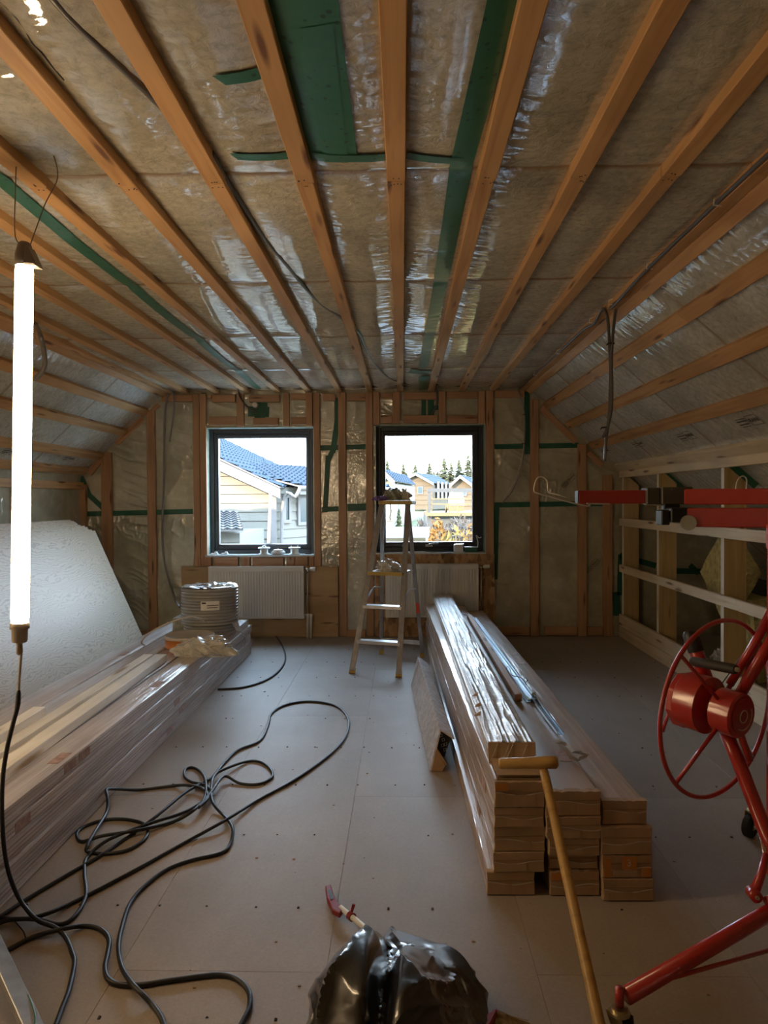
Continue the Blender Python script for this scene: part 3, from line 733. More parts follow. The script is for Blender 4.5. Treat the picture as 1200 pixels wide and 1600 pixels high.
mb = MB(); mb.prism([(-14, YB + .6, -3.05), (16, YB + .6, -3.05), (13, 14.5, -2.30), (-14, 14.5, -2.30)], (0, 0, .08)); structure('bounce_paving', mb.build('bounce_paving', 'bounce_yard'))  # pale ground added out of view to bounce daylight through the windows
def lap_siding(mb, P, U, poly, step=.19, t=.03, N=(0, -1, 0)):
    """overlapping boards on a vertical wall: poly in (u, z), U horizontal unit"""
    P = Vector(P); U = Vector(U); N = Vector(N)
    z0 = min(p[1] for p in poly); z1 = max(p[1] for p in poly); z = z0
    def span(zz):
        xs = []
        for (a, b) in zip(poly, poly[1:] + poly[:1]):
            if (a[1] - zz) * (b[1] - zz) < 0 or a[1] == zz: 
                if a[1] != b[1]: xs.append(a[0] + (b[0] - a[0]) * (zz - a[1]) / (b[1] - a[1]))
        return (min(xs), max(xs)) if len(xs) >= 2 else None
    while z < z1 - 1e-3:
        zt = min(z + step, z1 - 1e-3); s0 = span(z + 1e-3); s1 = span(zt)
        if s0 and s1:
            def pt(u, zz, n): return P + U * u + Vector((0, 0, zz)) + N * n
            v = mb.verts([pt(s0[0], z, t), pt(s0[1], z, t), pt(s1[1], zt, .004), pt(s1[0], zt, .004)]); mb.face(v)
            v = mb.verts([pt(s0[0], z, t), pt(s0[1], z, t), pt(s0[1], z, 0), pt(s0[0], z, 0)]); mb.face(v)
        z += step
def tiled_roof(name, A, B, C, D, mat, parent, rows=14, cols=30, th=.03, amp=.025):
    """roof plane A-B eave, D-C ridge; tiles as stepped, waved rows"""
    A, B, C, D = map(Vector, (A, B, C, D)); n = (B - A).cross(D - A).normalized(); 
    if n.z < 0: n = -n
    mb = MB(); K = cols * 4
    for r in range(rows):
        lo = []; hi = []
        for k in range(K + 1):
            u = k / K; wv = amp * math.sin(u * cols * 2 * math.pi)
            a = A.lerp(B, u); d = D.lerp(C, u)
            lo.append(a.lerp(d, r / rows) + n * (th + .03 + wv)); hi.append(a.lerp(d, (r + 1) / rows) + n * (.03 + wv))
        vl, vh = mb.verts(lo), mb.verts(hi)
        vb = mb.verts([p - n * th for p in lo])
        for k in range(K): mb.face([vl[k], vl[k + 1], vh[k + 1], vh[k]]); mb.face([vb[k], vb[k + 1], vl[k + 1], vl[k]])
    o = mb.build(name, mat, parent)
    mb = MB(); mb.prism([A, B, C, D], n * .03); mb.build('roof_deck', 'siding_trim', parent); return o

# ---- neighbour house seen through the left window
hA = thing('neighbour_house', 'white clapboard house with blue tiled roofs close outside the left window', 'house', (-6, 15, -2.6))
YA = 15.0; cor = atY(430, 780, YA); 
eaveR = atY(437, 764, YA - .35); topL = atY(342, 721, YA - .35)
sl = (topL.z - eaveR.z) / (topL.x - eaveR.x)     # negative: falls to the right
zc = eaveR.z + sl * (cor.x - eaveR.x)
ridge_x = cor.x - 5.2; zr = zc + sl * (ridge_x - cor.x)
g = -2.7
lx = ridge_x * 2 - cor.x
mb = MB(); mb.prism([(cor.x, YA, g), (lx, YA, g), (lx, YA, zc), (ridge_x, YA, zr), (cor.x, YA, zc)], (0, 12, 0)); mb.build('wall_core', 'siding', hA)
mb = MB(); lap_siding(mb, (0, YA, 0), (1, 0, 0), [(cor.x, g), (lx, g), (lx, zc), (ridge_x, zr), (cor.x, zc)]); mb.build('siding', 'siding', hA)
mb = MB(); mb.box((cor.x - .13, YA - .045, g), (cor.x + .03, YA - .0, zc)); mb.build('corner_board', 'siding_trim', hA)
ex = eaveR.x; n0 = (ex, YA - .4, eaveR.z); 
tiled_roof('roof_tiles', (ex, YA - .4, eaveR.z + .02), (ex, YA + 12, eaveR.z + .02), (ridge_x, YA + 12, zr + .12), (ridge_x, YA - .4, zr + .12), 'roof_blue', hA, 18, 34)
tiled_roof('roof_tiles', (lx - .4, YA + 12, eaveR.z), (lx - .4, YA - .4, eaveR.z), (ridge_x, YA - .4, zr + .12), (ridge_x, YA + 12, zr + .12), 'roof_blue', hA, 10, 30)
mb = MB(); a = Vector((ex + .02, YA - .43, eaveR.z)); b = Vector((ridge_x, YA - .43, zr + .08)); mb.prism([a, b, b + Vector((0, 0, -.24)), a + Vector((0, 0, -.2))], (0, .05, 0)); mb.build('bargeboard', 'siding_trim', hA)
# wing set at an angle behind the corner; its wall looks away from the sun
WU = Vector((.53, .85, 0)).normalized(); WN = Vector((WU.y, -WU.x, 0)); WP = Vector((cor.x, YA + .03, 0)); WL = 3.6
wz = 1.62; wr = 2.22
def WQ(u, z, n=0.): return WP + WU * u + WN * n + Vector((0, 0, z))
mb = MB(); mb.prism([WQ(0, g), WQ(WL, g), WQ(WL, wz), WQ(0, wz)], -WN * 5); mb.build('wall_core', 'siding', hA)
mb = MB(); lap_siding(mb, WP, WU, [(0, g), (WL, g), (WL, wz), (0, wz)], N=WN); mb.build('siding', 'siding', hA)
tiled_roof('roof_tiles', WQ(.30, wz, .4), WQ(WL + .3, wz, .4), WQ(WL + .3, wr, -2.6), WQ(.55, wr, -2.6), 'roof_blue', hA, 11, 18, .05, .04)
mb = MB(); mb.prism([WQ(.25, wz - .16, .42), WQ(WL + .3, wz - .16, .42), WQ(WL + .3, wz, .42), WQ(.25, wz, .42)], WN * .05); mb.build('fascia', 'siding_trim', hA)
mb = MB(); mb.tube([WQ(.2, wz - .02, .5), WQ(WL + .3, wz - .02, .5)], .05, 10); mb.tube(spline([WQ(.2, wz - .05, .5), WQ(.16, wz - .2, .42), WQ(.08, wz - .5, .12), WQ(.07, g, .1)], 5), .04, 8); mb.build('gutter', 'siding_trim', hA)
for x0, x1, y0, y1 in ((443, 448.5, 778, 812), (465.5, 484, 778, 815)):
    a = atP(x0, y0, WP, WN); b = atP(x1, y1, WP, WN); u0 = (a - WP).dot(WU); u1 = (b - WP).dot(WU); z0_, z1_ = b.z, a.z; e = .07
    mb = MB(); mb.prism([WQ(u0, z0_, .035), WQ(u1, z0_, .035), WQ(u1, z1_, .035), WQ(u0, z1_, .035)], WN * .01); mb.build('window_glazing', 'ext_dark', hA)
    mb = MB()
    for q in ((u0 - e, u0, z0_ - e, z1_ + e), (u1, u1 + e, z0_ - e, z1_ + e), (u0, u1, z1_, z1_ + e), (u0, u1, z0_ - e, z0_)): mb.prism([WQ(q[0], q[2], .03), WQ(q[1], q[2], .03), WQ(q[1], q[3], .03), WQ(q[0], q[3], .03)], WN * .04)
    mb.build('window_trim', 'siding_trim', hA)
# garage in front of it
hG = thing('garage', 'small white garage with scalloped grey tiles below the neighbour house gable', 'garage', (-5, 12, -2.8))
YG = 12.2
p0 = atY(380, 827, YG); p1 = atY(345, 816, YG); e0 = atY(348, 833, YG)
s2 = (p1.z - p0.z) / (p1.x - p0.x)
gx0 = p1.x - 3
mb = MB(); mb.prism([(p0.x - .12, YG + .25, -3), (gx0, YG + .25, -3), (gx0, YG + .25, p0.z - .08), (p0.x - .12, YG + .25, p0.z - .08)], (0, 2.2, 0)); mb.build('wall_core', 'siding', hG)
mb = MB(); lap_siding(mb, (0, YG + .25, 0), (1, 0, 0), [(p0.x - .12, -3), (gx0, -3), (gx0, p0.z - .08), (p0.x - .12, p0.z - .08)]); mb.build('siding', 'siding', hG)
tiled_roof('roof_tiles', (gx0, YG, e0.z), (p0.x, YG, p0.z - .03), (p0.x - .55, YG + 2, p1.z + .12), (gx0, YG + 2, p1.z + .35), 'ext_grey', hG, 8, 22, .03, .02)
# unseen house added off to the left, its long roof throws the shade over the lower gable
hS = thing('shading_house', 'unseen tall white house added at the left to shade the neighbour house gable', 'house', (-18, 3, -3))
mb = MB(); mb.box((-22, -4, -3), (-8.4, 6.0, 5.05)); mb.build('wall_core', 'siding', hS)
tiled_roof('roof_tiles', (-8.0, 6.4, 5.0), (-22.4, 6.4, 5.0), (-22.4, 1, 6.0), (-8.0, 1, 6.0), 'roof_blue', hS, 8, 20)

def far_house(label, name, apex, left, right, base_y, Y, side_px, mat, eave_right, win=None, roofmat='roof_blue', group=None):
    """gable house: apex, left eave, right eave px on plane Y; long side runs back to the right"""
    A = atY(*apex, Y); Lf = atY(*left, Y); Rt = atY(*right, Y); bz = atY(right[0], base_y, Y).z
    o = thing(name, label, 'house', (A.x, Y, bz), group)
    inset = (Rt.x - Lf.x) * .04
    side = atY(side_px, 780, Y); dep = 0
    # depth so that the far corner of the right side meets side_px
    for d in np.linspace(2, 60, 200):
        if 600 + 0 and (Rt.x / (Y + d)) * Y < 0: break
    k = (side_px - 629) / max(1, (right[0] - 629)); dd = (side_px - right[0]) / 1110 * Y
    # rotate slightly: the back corner is displaced to the right
    back = Vector((dd + 1.0, 9.0, 0))
    mb = MB(); mb.prism([(Lf.x + inset, Y, bz), (Rt.x - inset, Y, bz), (Rt.x - inset, Y, Rt.z), (A.x, Y, A.z), (Lf.x + inset, Y, Lf.z)], back); mb.build('wall_core', mat, o)
    mb = MB(); lap_siding(mb, (0, Y, 0), (1, 0, 0), [(Lf.x + inset, bz), (Rt.x - inset, bz), (Rt.x - inset, Rt.z), (A.x, A.z), (Lf.x + inset, Lf.z)], .5, .05); mb.build('siding', mat, o)
    up = Vector((0, 0, .12)); f = Vector((0, -.5, 0))
    tiled_roof('roof_tiles', Rt + f + up, Rt + back + up, A + back + up, A + f + up, roofmat, o, 8, 12)
    tiled_roof('roof_tiles', Lf + back + up, Lf + f + up, A + f + up, A + back + up, roofmat, o, 8, 12)
    mb = MB()
    for q in (Lf, Rt): mb.prism([A + f + up, q + f + up, q + f + Vector((0, 0, -.12)), A + f + Vector((0, 0, -.14))], (0, .1, 0))
    mb.build('bargeboard', 'siding_trim', o)
    for (x0, x1, y0, y1) in (win or []):
        a = atY(x0, y0, Y - .07); b = atY(x1, y1, Y - .07)
        mb = MB(); mb.box((a.x, Y - .09, b.z), (b.x, Y - .06, a.z)); mb.build('window_glazing', 'ext_dark', o)
        e = .06; mb = MB(); mb.box((a.x - e, Y - .1, b.z - e), (a.x, Y - .05, a.z + e)); mb.box((b.x, Y - .1, b.z - e), (b.x + e, Y - .05, a.z + e)); mb.box((a.x, Y - .1, a.z), (b.x, Y - .05, a.z + e)); mb.box((a.x, Y - .1, b.z - e), (b.x, Y - .05, b.z)); mb.build('window_trim', 'siding_trim', o)
    return o, Rt, back, bz
hB, RtB, backB, bzB = far_house('tan timber house with blue-grey roof at the centre of the right window', 'timber_house', (649, 741), (626, 753), (677.5, 757), 796, 75, 701, 'ext_wood', True, [(653, 660, 761, 771)])
# its shaded long side with small windows
for i in range(4):
    t0 = .15 + i * .21
    for z_ in (.45, .78):
        p = RtB + backB * t0; zz = bzB + (RtB.z - bzB) * z_
        q = RtB + backB * (t0 + .10)
        mb = MB(); mb.prism([(p.x + .0, p.y - .1, zz), (q.x + .0, q.y - .1, zz), (q.x, q.y - .1, zz + .9), (p.x, p.y - .1, zz + .9)], (.06, -.04, 0)); mb.build('window_glazing', 'ext_dark', hB)
far_house('tan timber house at the right edge of the right window', 'timber_house', (718, 745), (702, 760), (741, 762), 800, 60, 760, 'ext_wood', True, [(724, 728, 769, 774)])
hD, _, _, _ = far_house('pale blue-shaded house at the left edge of the right window', 'gable_house', (598, 738), (570, 757), (617, 757), 830, 34, 622, 'siding', True)
# shed with flat grey roof at the foot of the right window
hs = thing('shed', 'low shed with pale flat boarded roof below the right window', 'shed', (.0, 12.5, -2.6))
a = atY(596, 846, 11.6); b = atY(661, 846, 11.6); c = atY(668, 833.5, 13.6)
mb = MB(); mb.prism([(-.95, 11.6, a.z), (b.x, 11.6, a.z), (c.x, 13.6, a.z + .1), (-.95, 13.6, a.z + .1)], (0, 0, .06)); mb.build('roof_panel', 'ext_grey', hs)
mb = MB(); mb.box((-.85, 11.75, -3), (b.x - .1, 13.4, a.z)); mb.build('wall_core', 'ext_wood', hs)
mb = MB(); mb.box((-.95, 11.55, a.z - .12), (b.x, 11.6, a.z + .06)); mb.prism([(b.x, 11.55, a.z - .1), (c.x, 13.6, a.z), (c.x, 13.6, a.z + .16), (b.x, 11.55, a.z + .06)], (.04, 0, 0)); mb.build('fascia', 'deck', hs)
# terrace frame with beam, rails and steps
pg = thing('terrace_frame', 'timber terrace with grey beam, posts and railing on the slope outside the right window', 'terrace', (3, 30, 0))
YP = 30.0
def pp(x, y, Y=YP): return atY(x, y, Y)
def ebar(mb, p, q, w): 
    a, b = Vector(p), Vector(q); d = (b - a).normalized(); u = Vector((0, 1, 0)); v = d.cross(u).normalized() * w / 2; u = u * w / 2
    mb.prism([a - v - u, a + v - u, a + v + u, a - v + u], b - a)
mb = MB(); ebar(mb, pp(668, 766), pp(760, 766), .16); mb.build('beam', 'ext_grey', pg)
mb = MB(); ebar(mb, pp(670.5, 766), pp(670.5, 806), .12); mb.build('post', 'ext_grey', pg)
for y in (779.5, 787.5):
    mb = MB(); ebar(mb, pp(667, y), pp(755, y), .05); mb.build('railing', 'deck', pg)
for x in (667, 697, 702, 715): 
    mb = MB(); ebar(mb, pp(x, 787), pp(x, 803), .06); mb.build('rail_post', 'deck', pg)
mb = MB(); ebar(mb, pp(700, 787), pp(696, 804), .06); mb.build('brace', 'deck', pg); mb = MB(); ebar(mb, pp(668, 788), pp(676, 800), .06); mb.build('brace', 'deck', pg)
mb = MB(); a = pp(667, 801); mb.box((a.x, 29.6, a.z - .14), (a.x + 4.2, 35, a.z)); mb.build('deck', 'deck', pg)
mb = MB(); mb.box((a.x, 29.9, a.z - 1.1), (a.x + 4.2, 34.9, a.z - .14)); mb.build('retaining_wall', 'ext_grey', pg)
# greenhouse
gh = thing('greenhouse', 'small glazed greenhouse with arched roof on the terrace', 'greenhouse', (2.8, 33, 0))
gc = atY(714, 790, 33); r_ = 11 / 1110 * 33
mb = MB(); arch = [Vector((gc.x + r_ * sx_, 33, gc.z + hz)) for sx_, hz in ((-1, 0), (-1, .36), (-.72, .60), (0, .74), (.72, .60), (1, .36), (1, 0))]
mb.prism(arch, (0, 1.2, 0)); mb.build('glazing', 'green_glass', gh)
for sx_ in (-1, -.6, -.2, .2, .6, 1):
    mb = MB(); hz = .36 if abs(sx_) == 1 else .66 if abs(sx_) == .6 else .72; mb.box((gc.x + r_ * sx_ - .02, 32.96, gc.z), (gc.x + r_ * sx_ + .02, 32.99, gc.z + hz)); mb.build('glazing_bar', 'siding_trim', gh)
mb = MB(); mb.box((gc.x - r_, 32.95, gc.z + .34), (gc.x + r_, 32.99, gc.z + .38)); mb.build('glazing_bar', 'siding_trim', gh)

mb = MB(); mb.box((gc.x - r_, 33, a.z + .001), (gc.x + r_, 34.2, gc.z)); mb.build('plinth', 'deck', gh)
# trees
def spruce(P, h, r, seed, mat, name='spruce', label='', group=None, layers=22):
    rnd = random.Random(seed); P = Vector(P); o = thing(name, label, 'tree', P, group)
    mb = MB(); mb.cyl(P, P + Vector((0, 0, h)), r * .09, r * .01, 7); mb.build('trunk', 'trunk', o)
    mb = MB()
    for i in range(layers):
        t = i / layers; z = h * (.10 + .9 * t); rr = r * (1 - t) ** .85 * rnd.uniform(.85, 1.1) + .02 * r; n = 11
        for k in range(n):
            a = 2 * math.pi * (k + rnd.random() * .6) / n; l = rr * rnd.uniform(.6, 1.1); wd = .26 * rr + .02 * r; dr = h / layers * rnd.uniform(.7, 1.5)
            c = P + Vector((0, 0, z)); d = Vector((math.cos(a), math.sin(a), 0)); s = Vector((-d.y, d.x, 0))
            tip = c + d * l - Vector((0, 0, dr)); m1 = c + d * l * .55 + s * wd - Vector((0, 0, dr * .7)); m2 = c + d * l * .55 - s * wd - Vector((0, 0, dr * .7))
            v = mb.verts([c, m1, tip, m2]); mb.face([v[0], v[1], v[2]]); mb.face([v[0], v[2], v[3]])
    mb.build('foliage', mat, o); return o
for i, (x, ytop, Y, lab) in enumerate(((605, 716, 110, 'tall spruce rising at the left edge of the right window'), (613, 735, 105, 'low spruce just above the pale house roof in the right window'), (620, 733, 100, 'squat spruce left of the centre timber house'), (630, 721, 110, 'tall spruce left of the centre timber house'),
                      (636, 737, 120, 'short spruce touching the left roof slope of the centre timber house'), (649, 722, 108, 'spruce right above the ridge of the centre timber house'), (671, 720, 100, 'spruce behind the blue roof slope of the centre timber house'),
                      (678, 734, 95, 'short spruce behind the blue roof, right of its tall neighbour'), (687, 736, 90, 'golden lit bush-like spruce between the two timber houses'), (694, 712, 106, 'isolated spruce standing highest between the two timber houses'), (699, 739, 99, 'small spruce at the foot of the isolated one'),
                      (705, 719, 100, 'spruce left of the right-hand timber house gable'), (717, 714, 102, 'tall spruce above the right-hand timber house gable'), (731, 707, 98, 'tallest spruce, at the right edge of the right window'), (738, 722, 90, 'spruce half hidden by the right edge of the right window frame'))):
    top = atY(x, ytop, Y); gz = 0.0; h = top.z - gz
    spruce((top.x, Y, gz), h, max(1.5, h * .42), 40 + i, 'spruce', label=lab, group='distant spruces')
for i in range(16):
    Y = 125 + (i % 3) * 6; x = 594 + i * 10; top = atY(x, 734 + (i * 7) % 9, Y)
    spruce((top.x, Y, 0), top.z, top.z * .6, 80 + i, 'spruce', label='dense dark spruce in the row at the edge of the far wood', group='spruces of the far wood')
t = atY(623, 786, 19); spruce((t.x, 19, -1.7), t.z + 1.7, .62, 5, 'spruce_young', 'young_spruce', 'young yellow-green spruce seen between the ladder rails in the window', None, 20)
t = atY(450, 721, 34); 
def bush(P, rx, ry, h, n, mat, seed, name, label, leaf=.06, twig=True):
    rnd = random.Random(seed); P = Vector(P); o = thing(name, label, 'shrub', P)
    mb = MB()
    for k in range(26):
        a = rnd.uniform(0, 6.28); e = Vector((math.cos(a) * rx * rnd.random(), math.sin(a) * ry * rnd.random(), h * rnd.uniform(.7, 1.02)))
        mb.tube([P + e * .05, P + Vector((e.x * .6, e.y * .6, e.z * .55)), P + e], [.018, .01, .004], 4)
    mb.build('twigs', 'trunk' if mat != 'bush_grey' else 'bush_grey', o)
    mb = MB()
    for k in range(n):
        u = rnd.uniform(-1, 1); v = rnd.uniform(-1, 1); w_ = rnd.random() ** .6
        top = math.sqrt(max(0, 1 - (u * u + v * v) / 1.6))
        c = P + Vector((u * rx, v * ry, w_ * h * top)); s = leaf * rnd.uniform(.5, 1.3)
        d1 = Vector((rnd.uniform(-1, 1), rnd.uniform(-1, 1), rnd.uniform(-.3, 1.6))).normalized() * s * 1.5; d2 = Vector((rnd.uniform(-1, 1), rnd.uniform(-1, 1), rnd.uniform(-1, 1))).normalized() * s * (.5 if twig else .8)
        v_ = mb.verts([c - d1, c + d2, c + d1, c - d2]); mb.face(v_)
    ob = mb.build('foliage', mat, o); ob['kind'] = 'stuff'; return o
for (x, yt, Y, rx, mat, lab, n) in ((684, 801, 16.0, .34, 'bush_orange', 'orange-leaved hedge bush left of the yellow one under the terrace', 1700), (712, 813, 14.5, .42, 'bush_yellow', 'yellow hedge bush in the bottom right corner of the right window', 1700), (735, 810, 15.5, .4, 'bush_orange', 'orange hedge bush cut off by the right window frame', 1500),
                              (660, 806, 18, .36, 'bush_grey', 'bare grey shrub between the lawn and the orange hedge', 1500), (645, 815, 17, .42, 'bush_grey', 'bare grey shrub on the lawn right of the young spruce', 1500), (610, 818, 17, .40, 'bush_grey', 'bare grey shrub behind the shed at the ladder', 1200),
                              (697, 831, 12.6, .45, 'bush_orange', 'tall orange grassy bush nearest the right window sill', 1800), (729, 833, 12.4, .4, 'bush_yellow', 'low yellow bush nearest the right window sill', 1500), (722, 803, 22, .7, 'bush_grey', 'bare grey hedge under the terrace deck', 1500)):
    top = atY(x, yt, Y); g0 = float(ground_z(top.x, Y)) - .1; bush((top.x, Y, g0), rx * 1.15, rx, (top.z - g0) * .97, n, mat, x, 'bush', lab, .075)
t = atY(452, 718, 30); bush((t.x, 30, -.4), 1.0, .9, t.z + .55, 900, 'bush_grey', 3, 'bare_tree', 'bare treetop showing above the blue tile ridge in the left window', .05)
# garden fence right by the pale house, cable loops hanging outside the panes
cb = thing('outdoor_cable', 'thin cable loop hanging in front of the right window outside', 'cable', (0, 7.4, 2.2))
mb = MB(); mb.tube(spline([atY(x, y, 7.4) for x, y in ((664, 676), (661, 693), (656, 710), (656, 722), (661, 731), (669, 732), (677, 727), (681.5, 715), (679, 699), (674, 676))], 6), .0022, 6); mb.build('loop', 'grey_cable', cb)
cb = thing('outdoor_cable', 'single thin cable hanging in front of the left window outside', 'cable', (-1.4, 7.4, 2.2))
mb = MB(); mb.tube(spline([atY(x, y, 7.4) for x, y in ((406, 676), (408, 700), (412, 718), (420, 732), (432, 742))], 6), .0022, 6); mb.build('strand', 'grey_cable', cb)

# ================================================================== LAMP
LD = 2.2
def pl(x, y, d=LD): return atY(x, y, d)
lt, lb = pl(38, 414), pl(31, 976)
lamp = thing('tube_work_light', 'glowing white tube work light hanging upright at the left edge of the room', 'lamp', lb)
m, n, b = newmat('lamp_glow'); b.inputs['Base Color'].default_value = (1, .95, .85, 1); b.inputs['Emission Color'].default_value = (1.0, .71, .41, 1); b.inputs['Emission Strength'].default_value = LAMP_E
M['glow'] = m
ax = (lt - lb); mb = MB(); mb.tube([lb, lb + ax * .02, lb + ax * .98, lt], [.024, .0265, .0265, .024], 24); mb.build('diffuser', 'glow', lamp, True)
M['lamp_cap'] = plain('lamp_end_cap', (.50, .42, .34), .5); M['lamp_cap_dark'] = plain('lamp_top_cap', (.16, .135, .115), .5)
an = ax.normalized()
mb = MB(); mb.tube([lb - an * .055, lb - an * .050, lb - an * .012, lb - an * .012, lb + an * .006], [.021, .0235, .0235, .0285, .0285], 24)
mb.tube([lb - an * .095, lb - an * .09, lb - an * .055], [.006, .010, .010], 14); mb.build('bottom_cap', 'lamp_cap', lamp, True)
mb = MB(); mb.tube([lt - an * .004, lt + an * .03, lt + an * .062, lt + an * .07], [.0285, .0275, .02, .014], 20)
q = MB(); o = mb.build('top_cap', 'lamp_cap_dark', lamp, True)
mb = MB(); mb.prism([lt + Vector((.018, -.03, .055)), lt + Vector((.026, -.03, .05)), lt + Vector((.055, -.035, -.012)), lt + Vector((.01, -.03, -.006))], (0, .05, 0)); mb.bevel(.004); mb.build('hook', 'lamp_cap_dark', lamp)
tc_ = lt + an * .066
mb = MB()
for pts in ([tc_ + Vector((-.014, 0, 0)), pl(23, 360), Vector((pl(22, 350).x, LD + .02, H + .03))], [tc_ + Vector((.016, 0, -.01)), pl(70, 320), pl(90, 278, 2.25), Vector((atZ(88, 250, H + .02).x - .0, 2.2, H + .03))]):
    mb.tube(spline(pts, 6), .0016, 6)
mb.build('hanging_string', 'lamp_cap_dark', lamp)
# power cable: white lead, then black rubber down to the floor
c0 = lb - an * .09
mb = MB(); mb.tube(spline([c0, pl(33, 1020), pl(30, 1060), pl(29, 1084)], 6), .0045, 8); mb.build('white_lead', 'white_cable', lamp)
mb = MB(); mb.tube([pl(29.5, 1078), pl(29, 1084), pl(28, 1100), pl(25, 1116)], [.0045, .0075, .008, .0062], 10); mb.build('plug_sleeve', 'cable', lamp)
CZ = .008
def fl(x, y, z=CZ): return atZ(x, y, z)
pts = [pl(26, 1110), pl(18, 1140), pl(11, 1170), pl(5, 1210), pl(3, 1260), pl(6, 1320, 2.22), pl(14, 1365, 2.24), pl(30, 1404, 2.26)] + [fl(x, y, z) for x, y, z in ((56, 1436, .03), (86, 1449, .022), (103, 1466, .012), (113, 1490, .007), (116, 1505, .007), (108, 1545, .007), (97, 1575, .007), (85, 1608, .007), (70, 1660, .007))]
mb = MB(); mb.tube(spline(pts, 6), .0068, 10); mb.build('rubber_cable', 'cable', lamp, True)

l2 = thing('tube_work_light', 'second tube work light hanging low outside the left edge, mirrored in the left window', 'lamp', (-2.38, 2.0, .42))
q0 = Vector((-2.35, 2.0, .46)); q1 = Vector((-2.30, 2.0, 1.56)); qa = (q1 - q0).normalized()
mb = MB(); mb.tube([q0, q0.lerp(q1, .02), q0.lerp(q1, .98), q1], [.024, .0265, .0265, .024], 24); mb.build('diffuser', 'glow', l2, True)
mb = MB(); mb.tube([q0 - qa * .055, q0 - qa * .012, q0 + qa * .004], [.022, .0285, .0285], 24); mb.build('bottom_cap', 'lamp_cap', l2, True)
mb = MB(); mb.tube([q1 - qa * .004, q1 + qa * .03, q1 + qa * .07], [.0285, .0275, .014], 20); mb.build('top_cap', 'lamp_cap_dark', l2, True)
mb = MB(); mb.tube([q1 + qa * .065, Vector((-2.36, 2.0, 2.36))], .0018, 6); mb.build('hanging_string', 'lamp_cap_dark', l2)

# ================================================================== FLOOR CABLES
def fcable(label, pts, r=.0068, z=.007, name='extension_cable'):
    P = [fl(p[0], p[1], (p[2] if len(p) > 2 else 0) + z) for p in pts]
    o = cable(name, P, r, 'cable', None, 7, 10); tag(o, label, 'cable'); return o
fcable('long tangled black cable coiling over the middle of the floor', [(340, 1077), (380, 1074), (415, 1063), (437, 1047), (446, 1028), (440, 1007), (425, 988), (408, 978), (394, 971)], .0075) .__setitem__('label', 'black corrugated pipe end curving on the floor beside the left board stack')
o = fcable('black cable loops tangled in the middle of the floor, nearest the ladder', [(-30, 1448), (0, 1432), (40, 1406), (100, 1370), (160, 1335), (205, 1304), (245, 1275, .014), (290, 1238, .014), (330, 1215), (352, 1190), (372, 1172), (405, 1158), (418, 1135), (424, 1115), (445, 1102), (480, 1096), (515, 1100), (535, 1110), (545, 1128), (540, 1150), (523, 1172), (495, 1195), (455, 1222), (400, 1252), (350, 1283, .014), (290, 1316), (220, 1355), (160, 1387), (110, 1412), (60, 1432, .014), (20, 1436), (-30, 1430)])
fcable('black cable making small loops, tangled beside the left board stack', [(-40, 1456, .01), (5, 1440, .01), (24, 1436, .02), (60, 1437, .014), (95, 1444), (118, 1430), (134, 1400), (132, 1365), (136, 1340), (170, 1312, .014), (230, 1288, .014), (290, 1268), (325, 1245), (323, 1228, .014), (300, 1222), (289, 1214), (289, 1203), (298, 1199), (310, 1203), (319, 1214, .01), (322, 1230, .02), (318, 1250, .014), (300, 1268, .02), (268, 1285), (210, 1298, .02), (160, 1306, .014), (128, 1315), (120, 1302), (135, 1290), (165, 1281), (195, 1280), (222, 1286), (231, 1297), (225, 1312), (200, 1328), (165, 1334), (138, 1331), (136, 1322, .014), (148, 1300, .02), (166, 1270, .012), (168, 1248, .040), (166, 1234, .054), (182, 1233, .032), (220, 1234), (270, 1228), (292, 1227, .014), (315, 1232, .014), (325, 1246, .02), (310, 1262, .02)])
fcable('black cable snaking from the loops down to the bottom edge, worn at one spot', [(310, 1262, .02), (330, 1238, .022), (350, 1213, .018), (375, 1224), (405, 1225), (425, 1214), (421, 1200), (405, 1190), (385, 1190), (355, 1200, .014), (335, 1212, .014), (330, 1235, .02), (333, 1255, .014), (350, 1275), (363, 1293, .016), (360, 1318), (345, 1333), (300, 1344), (262, 1358), (228, 1383), (203, 1412), (190, 1450), (185, 1480), (190, 1510), (205, 1535, .016), (220, 1551, .016), (238, 1570), (252, 1590), (262, 1620)])
fcable('black cable in a wide S bend across the bottom left of the floor', [(-40, 1505), (5, 1488), (50, 1465), (95, 1452, .016), (130, 1447), (155, 1451), (170, 1467), (168, 1490), (164, 1510), (168, 1528), (185, 1538), (220, 1539), (260, 1533), (310, 1526), (345, 1523), (370, 1530), (388, 1548), (390, 1572), (380, 1595), (360, 1630)], .0072)
fcable('thin tan string crumb curl lying near the black cables at left', [(18, 1433), (30, 1447), (37, 1456), (40, 1465)], .0018, .002, 'string_end')

